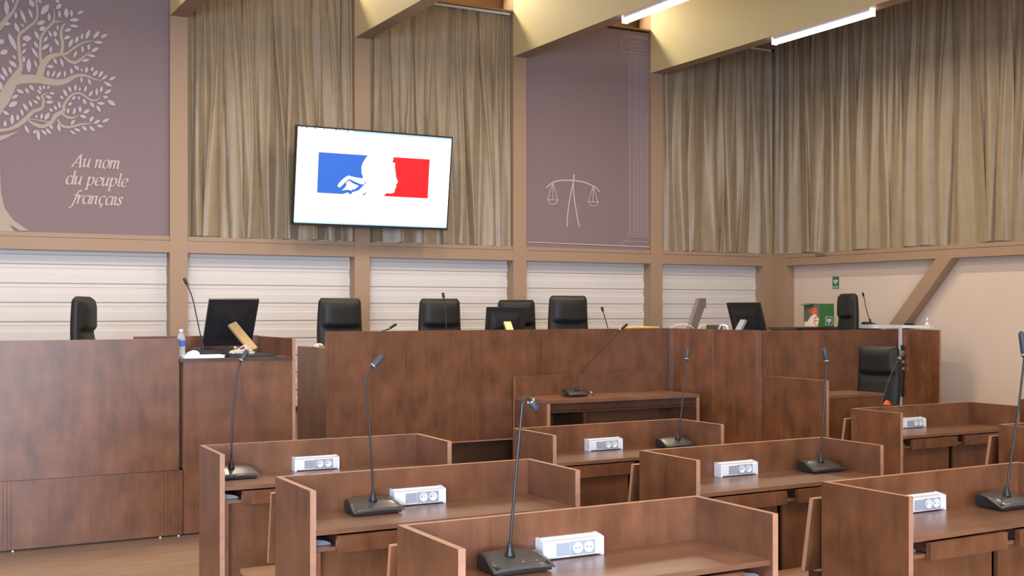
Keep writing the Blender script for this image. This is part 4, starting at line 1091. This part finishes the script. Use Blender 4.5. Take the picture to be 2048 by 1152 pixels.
# files and cables on the judges' bench wing
fs = thing('file_stack', 'stack of yellow card files just above the judges bench edge', 'files', (6.60, 9.42, 1.326), R(4))
bm = NB()
for k in range(9): box(bm, -0.17 + 0.004 * (k % 3), 0.17 + 0.004 * (k % 2), -0.11, 0.11, 0.017 * k, 0.017 * k + 0.0155)
obj('folders', bm, M['yellow'], fs)
cw = thing('cable', 'loop of pale cable rising beside the document camera', 'cable', (6.98, 9.2, 1.326))
bm = NB(); tube(bm, smooth_path([(-0.16, 0.1, 0.004), (-0.11, 0.05, 0.14), (-0.02, 0.0, 0.175), (0.06, -0.05, 0.15), (0.12, -0.05, 0.10), (0.2, -0.02, 0.16), (0.26, -0.04, 0.15), (0.30, 0.0, 0.004)], 6), 0.0045, 6); obj('strand', bm, M['cable'], cw)
hs = thing('handset', 'small black desk device with a white cable between camera and monitor', 'telephone', (7.09, 8.86, 1.326))
bm = NB(); box(bm, -0.05, 0.05, -0.06, 0.06, 0, 0.17); bevel(bm, 0.008, 2); obj('body', bm, M['cover'], hs)
bm = NB(); tube(bm, smooth_path([(0.0, -0.06, 0.12), (0.0, -0.10, 0.165), (0.0, -0.16, 0.165), (0, -0.20, 0.14), (0, -0.24, 0.01)], 6), 0.011, 8); obj('cord', bm, M['white'], hs)
kb2 = thing('keyboard', 'pale keyboard edge below the right wing monitor', 'keyboard', (6.825, 8.15, 1.326), R(90))
bm = NB(); box(bm, -0.16, 0.12, -0.05, 0.05, 0, 0.128); bevel(bm, 0.004, 1); obj('case', bm, M['pale'], kb2)
bm = NB()
for r_ in range(4):
    for k in range(12): box(bm, -0.15 + k*0.0215, -0.133 + k*0.0215, -0.042 + r_*0.021, -0.025 + r_*0.021, 0.128, 0.132)
obj('keys', bm, M['white'], kb2)

# two small connectors on the clerk table beside its microphone
for lbl, x, c in (('small connector with a pale tip left of the clerk table microphone', 5.38, 'silver'), ('bent silver cable end right of the clerk table microphone', 5.62, 'silver')):
    t = thing('cable_plug', lbl, 'cable plug', (x, 8.80, 0.872))
    bm = NB(); tube(bm, smooth_path([(-0.05, 0, 0.012), (-0.01, 0, 0.03), (0.02, 0, 0.035), (0.05, 0, 0.008)], 5), [0.006] * 16, 8); obj('lead', bm, M['black'], t)
    bm = NB(); tube(bm, [(0.012, 0, 0.035), (0.04, 0, 0.018)], 0.009, 10); obj('tip', bm, M[c], t)

# first-aid carton on the counter
bx = thing('carton', 'green defibrillator carton with orange picture on the right counter', 'box', (10.21, 10.70, 1.426))
bm = NB(); box(bm, 0, 0.225, 0, 0.29, 0, 0.290); bevel(bm, 0.003, 1); obj('box', bm, M['green'], bx)
# the printed side faces -X; u runs from the far edge (0) to the near corner (0.29)
def side(pts, k): return [(-0.001 - 0.0006 * k, 0.29 - u, v) for u, v in pts]
bm = NB()
A = [(0.0, 0.28, 0.289), (0.0, 0.10, 0.289), (-0.09, 0.12, 0.272), (-0.09, 0.26, 0.268)]
v = [bm.verts.new(p) for p in A] + [bm.verts.new((p[0], p[1], p[2] + 0.004)) for p in A]
for q in ((0,1,2,3), (7,6,5,4), (0,4,5,1), (1,5,6,2), (2,6,7,3), (3,7,4,0)): bm.faces.new([v[i] for i in q])
obj('flap', bm, M['print_dark'], bx)
bm = NB(); poly(bm, side([(0.004, 0.005), (0.25, 0.005), (0.285, 0.13), (0.26, 0.285), (0.12, 0.285), (0.10, 0.235), (0.004, 0.225)], 0)); obj('printed_panel', bm, M['print_dark'], bx)
bm = NB(); poly(bm, side([(0.01, 0.006), (0.24, 0.006), (0.27, 0.10), (0.20, 0.17), (0.12, 0.13), (0.07, 0.07), (0.01, 0.065)], 1)); obj('printed_cream', bm, M['print_skin'], bx)
bm = NB(); poly(bm, side([(0.06, 0.215), (0.13, 0.165), (0.23, 0.155), (0.24, 0.225), (0.17, 0.245), (0.12, 0.225)], 2)); obj('printed_orange', bm, M['print_orange'], bx)
bm = NB()
for st in ([(0.25, 0.15), (0.19, 0.10), (0.19, 0.05), (0.23, 0.012)], [(0.195, 0.08), (0.25, 0.085)]):
    for p, q in zip(st[:-1], st[1:]): tube(bm, side([p], 3) + side([q], 3), 0.0055, 6)
obj('printed_line', bm, M['print_orange'], bx)
def heart(s, n=28):
    out = []
    for i in range(n):
        t = 2 * PI * i / n
        out.append((s * 16 * math.sin(t) ** 3 / 17, s * (13 * math.cos(t) - 5 * math.cos(2*t) - 2 * math.cos(3*t) - math.cos(4*t)) / 17))
    return out
bm = NB(); box(bm, 0.085, 0.200, -0.0018, -0.0002, 0.025, 0.130); lg = obj('sign_square', bm, M['white'], bx)
bm = NB(); box(bm, 0.092, 0.193, -0.0024, -0.0019, 0.032, 0.123); poly(bm, [(0.142 + a, -0.0030, 0.078 + b) for a, b in heart(0.040)], 1)
poly(bm, [(0.148, -0.0035, 0.098), (0.132, -0.0035, 0.074), (0.142, -0.0035, 0.074), (0.136, -0.0035, 0.056), (0.153, -0.0035, 0.082), (0.143, -0.0035, 0.082)])
obj('heart_mark', bm, [M['green'], M['white']], bx)

# defibrillator sign on the right wall (faces into the room, -X)
sg = thing('wall_sign', 'small green defibrillator sign with white heart on the right wall', 'sign', (11.447, 11.70, 2.01))
bm = NB(); box(bm, -0.006, 0.0, -0.058, 0.058, -0.082, 0.082); obj('plate', bm, M['sign_green'], sg)
bm = NB(); poly(bm, [(-0.0075, -a, b + 0.012) for a, b in heart(0.040)]); obj('heart', bm, M['white'], sg)
bm = NB(); poly(bm, [(-0.0085, a, b + 0.012) for a, b in ((0.0, 0.03), (0.018, 0.0), (0.004, 0.0), (0.012, -0.026), (-0.016, 0.008), (-0.002, 0.008))]); obj('flash', bm, M['sign_green'], sg)
bm = NB(); box(bm, -0.0075, -0.006, -0.045, 0.045, 0.060, 0.076); obj('top_band', bm, M['print_dark'], sg)
bm = NB(); box(bm, -0.0075, -0.006, -0.05, 0.05, -0.076, -0.045); obj('lower_band', bm, mat('pale_green', (120, 170, 130), 0.5), sg)

# small grey sensor on the right wall rail
se = thing('sensor', 'small grey sensor box on the rail under the right wall curtain', 'sensor', (11.305, 11.84, 2.372))
bm = NB(); box(bm, -0.02, 0.01, -0.09, 0.09, 0.0, 0.035); bevel(bm, 0.004, 1); obj('box', bm, M['grey'], se)
bm = NB(); lathe(bm, [(0.006, 0), (0.004, 0.004)], 8); bm.transform(Matrix.Translation((-0.02, 0.03, 0.018)) @ Matrix.Rotation(R(-90), 4, 'Y')); obj('lens', bm, M['black'], se)

# white side table with a leg at the right bench, and what lies on it
wt = thing('side_table', 'small white side table behind the gap in the right bench', 'table', (10.86, 10.05, 0.0))
bm = NB(); box(bm, -0.40, 0.0, -0.06, 0.45, 1.418, 1.458); box(bm, 0.0, 0.07, -0.47, 0.45, 1.422, 1.455); bevel(bm, 0.004, 1); obj('tabletop', bm, M['white'], wt)
for x, y in ((-0.058, -0.055), (-0.39, 0.39)):
    bm = NB(); box(bm, x, x + 0.054, y, y + 0.055, 0.48 if y > 0.0 else 0, 1.42); obj('leg', bm, M['white'], wt)
hb = thing('cable', 'black cables and plugs hanging in the gap of the right bench', 'cable', (10.829, 9.972, 0.0))
bm = NB()
tube(bm, smooth_path([(0, 0, 1.215), (0.01, 0, 1.1), (-0.005, 0, 1.0), (0.005, 0, 0.86), (0.0, 0, 0.75), (0.005, 0, 0.60)], 5), 0.017, 8); obj('strand', bm, M['cable_black'], hb)
for z in (1.12, 1.0, 0.92):
    bm = NB(); box(bm, -0.014, 0.012, -0.028, 0.0, z, z + 0.03); bevel(bm, 0.004, 1); obj('plug', bm, M['silver'], hb)
rm = thing('remote_control', 'small black remote lying on the white side table', 'remote control', (10.895, 9.92, 1.456), R(90))
bm = NB(); box(bm, -0.06, 0.06, -0.02, 0.02, 0, 0.022); bevel(bm, 0.006, 2); obj('body', bm, M['black'], rm)
bm = NB()
for k in range(5): lathe(bm, [(0.006, 0.022), (0.005, 0.024)], 8, at=(-0.045 + 0.02 * k, 0, 0))
obj('buttons', bm, M['grey'], rm)
tb = thing('bottle', 'tiny white pump bottle on the white side table by the right wall', 'bottle', (10.90, 9.655, 1.456))
bm = NB(); lathe(bm, [(0.028, 0), (0.030, 0.01), (0.028, 0.022), (0.012, 0.032), (0.010, 0.05)], 16); obj('body', bm, M['white'], tb)
bm = NB(); lathe(bm, [(0.016, 0.05), (0.016, 0.075), (0.008, 0.09)], 12); obj('cap', bm, M['white'], tb)
# orange thing on the lower right chair's seat edge
og = thing('cap', 'small orange cap on the armrest of the lower black chair at right', 'cap', (8.81, 8.305, 0.697))
bm = NB(); bmesh.ops.create_uvsphere(bm, u_segments=16, v_segments=10, radius=0.036)
for v in bm.verts: v.co.z = max(0, v.co.z) * 1.3
for f in bm.faces: f.smooth = True
obj('crown', bm, M['orange'], og)
bm = NB(); lathe(bm, [(0.032, 0.0), (0.042, 0.002), (0.042, 0.006), (0.032, 0.010)], 16, at=(-0.015, -0.015, 0)); obj('brim', bm, M['orange'], og)
# ------------------------------------------------------------------ lights
def area(name, loc, rot, sx, sy, power, col):
    l = bpy.data.lights.new(name, 'AREA')
    l.shape = 'RECTANGLE'; l.size = sx; l.size_y = sy
    l.energy = power; l.color = col
    o = bpy.data.objects.new(name, l)
    C.objects.link(o); o.location = loc; o.rotation_euler = rot
    return o
WARM = (1.0, 0.86, 0.68)
COOL = (0.66, 0.80, 1.0)
# tube lamps along the other beams and further down the room
k = 0
for x in (-1.345, 0.775, 2.895, 5.02, 7.14, 9.255):
    for y, pw in ((9.69, 76), (5.2, 20), (0.8, 30)):
        k += 1
        area('beam_tube_light_%d' % k, (x, y, 4.745), (0, 0, 0), 0.06, 1.5, pw, (1.0, 0.83, 0.62) if y > 9 else WARM)
# lamps standing on the ledge above the curtains
for i, x in enumerate(POST_X[1:-1]):
    area('ledge_light_%d' % i, (x + 0.98 + PW, 13.02, 5.64), (R(-60), 0, 0), 1.5, 0.08, 26, (1.0, 0.88, 0.62))
# daylight from windows behind and left of the camera, plus added fill lights
area('rear_window_light', (0.2, -3.9, 1.65), (R(90), 0, 0), 6.5, 3.2, 820, COOL)
area('rear_fill_1', (4.0, -1.0, 4.7), (R(50), 0, R(-10)), 2.2, 0.8, 80, WARM)  # added warm fill with no known fitting, brightens the right wall
area('rear_fill_2', (7.5, 0.5, 4.7), (R(52), 0, R(-25)), 2.2, 0.8, 70, WARM)  # second added warm fill, turned further to the right
area('left_window_light', (-4.9, 4.0, 2.9), (R(90), 0, R(-90)), 8.0, 3.0, 60, COOL)

o = area('left_rear_fill_light', (-3.2, -3.2, 2.3), (0, 0, 0), 2.4, 2.4, 190, COOL)  # added cool fill standing inside the room, brightens the left desks
o.rotation_euler = (Vector((1.6, 7.0, 1.0)) - Vector(o.location)).to_track_quat('-Z', 'Y').to_euler()
o.data.spread = R(75)

w = bpy.data.worlds.new('World'); SC.world = w
w.use_nodes = True
w.node_tree.nodes['Background'].inputs['Color'].default_value = (0.55, 0.6, 0.7, 1)
w.node_tree.nodes['Background'].inputs['Strength'].default_value = 0.15

# ------------------------------------------------------------------ camera
F = 2320.0
cam = bpy.data.cameras.new('Camera')
cam.sensor_fit = 'HORIZONTAL'; cam.sensor_width = 36.0
cam.lens = F / 2048 * 36.0
cam.shift_x = 0.0
cam.shift_y = (618.0 - 576.0) / 2048
cam.clip_start = 0.05; cam.clip_end = 100
co = bpy.data.objects.new('Camera', cam)
C.objects.link(co)
co.location = (0, 0, 1.65)
co.rotation_euler = (R(90), 0, -math.atan(1274.0 / 2320.0))
SC.camera = co
SC.view_settings.view_transform = 'Standard'
SC.view_settings.look = 'None'
SC.view_settings.exposure = -0.06
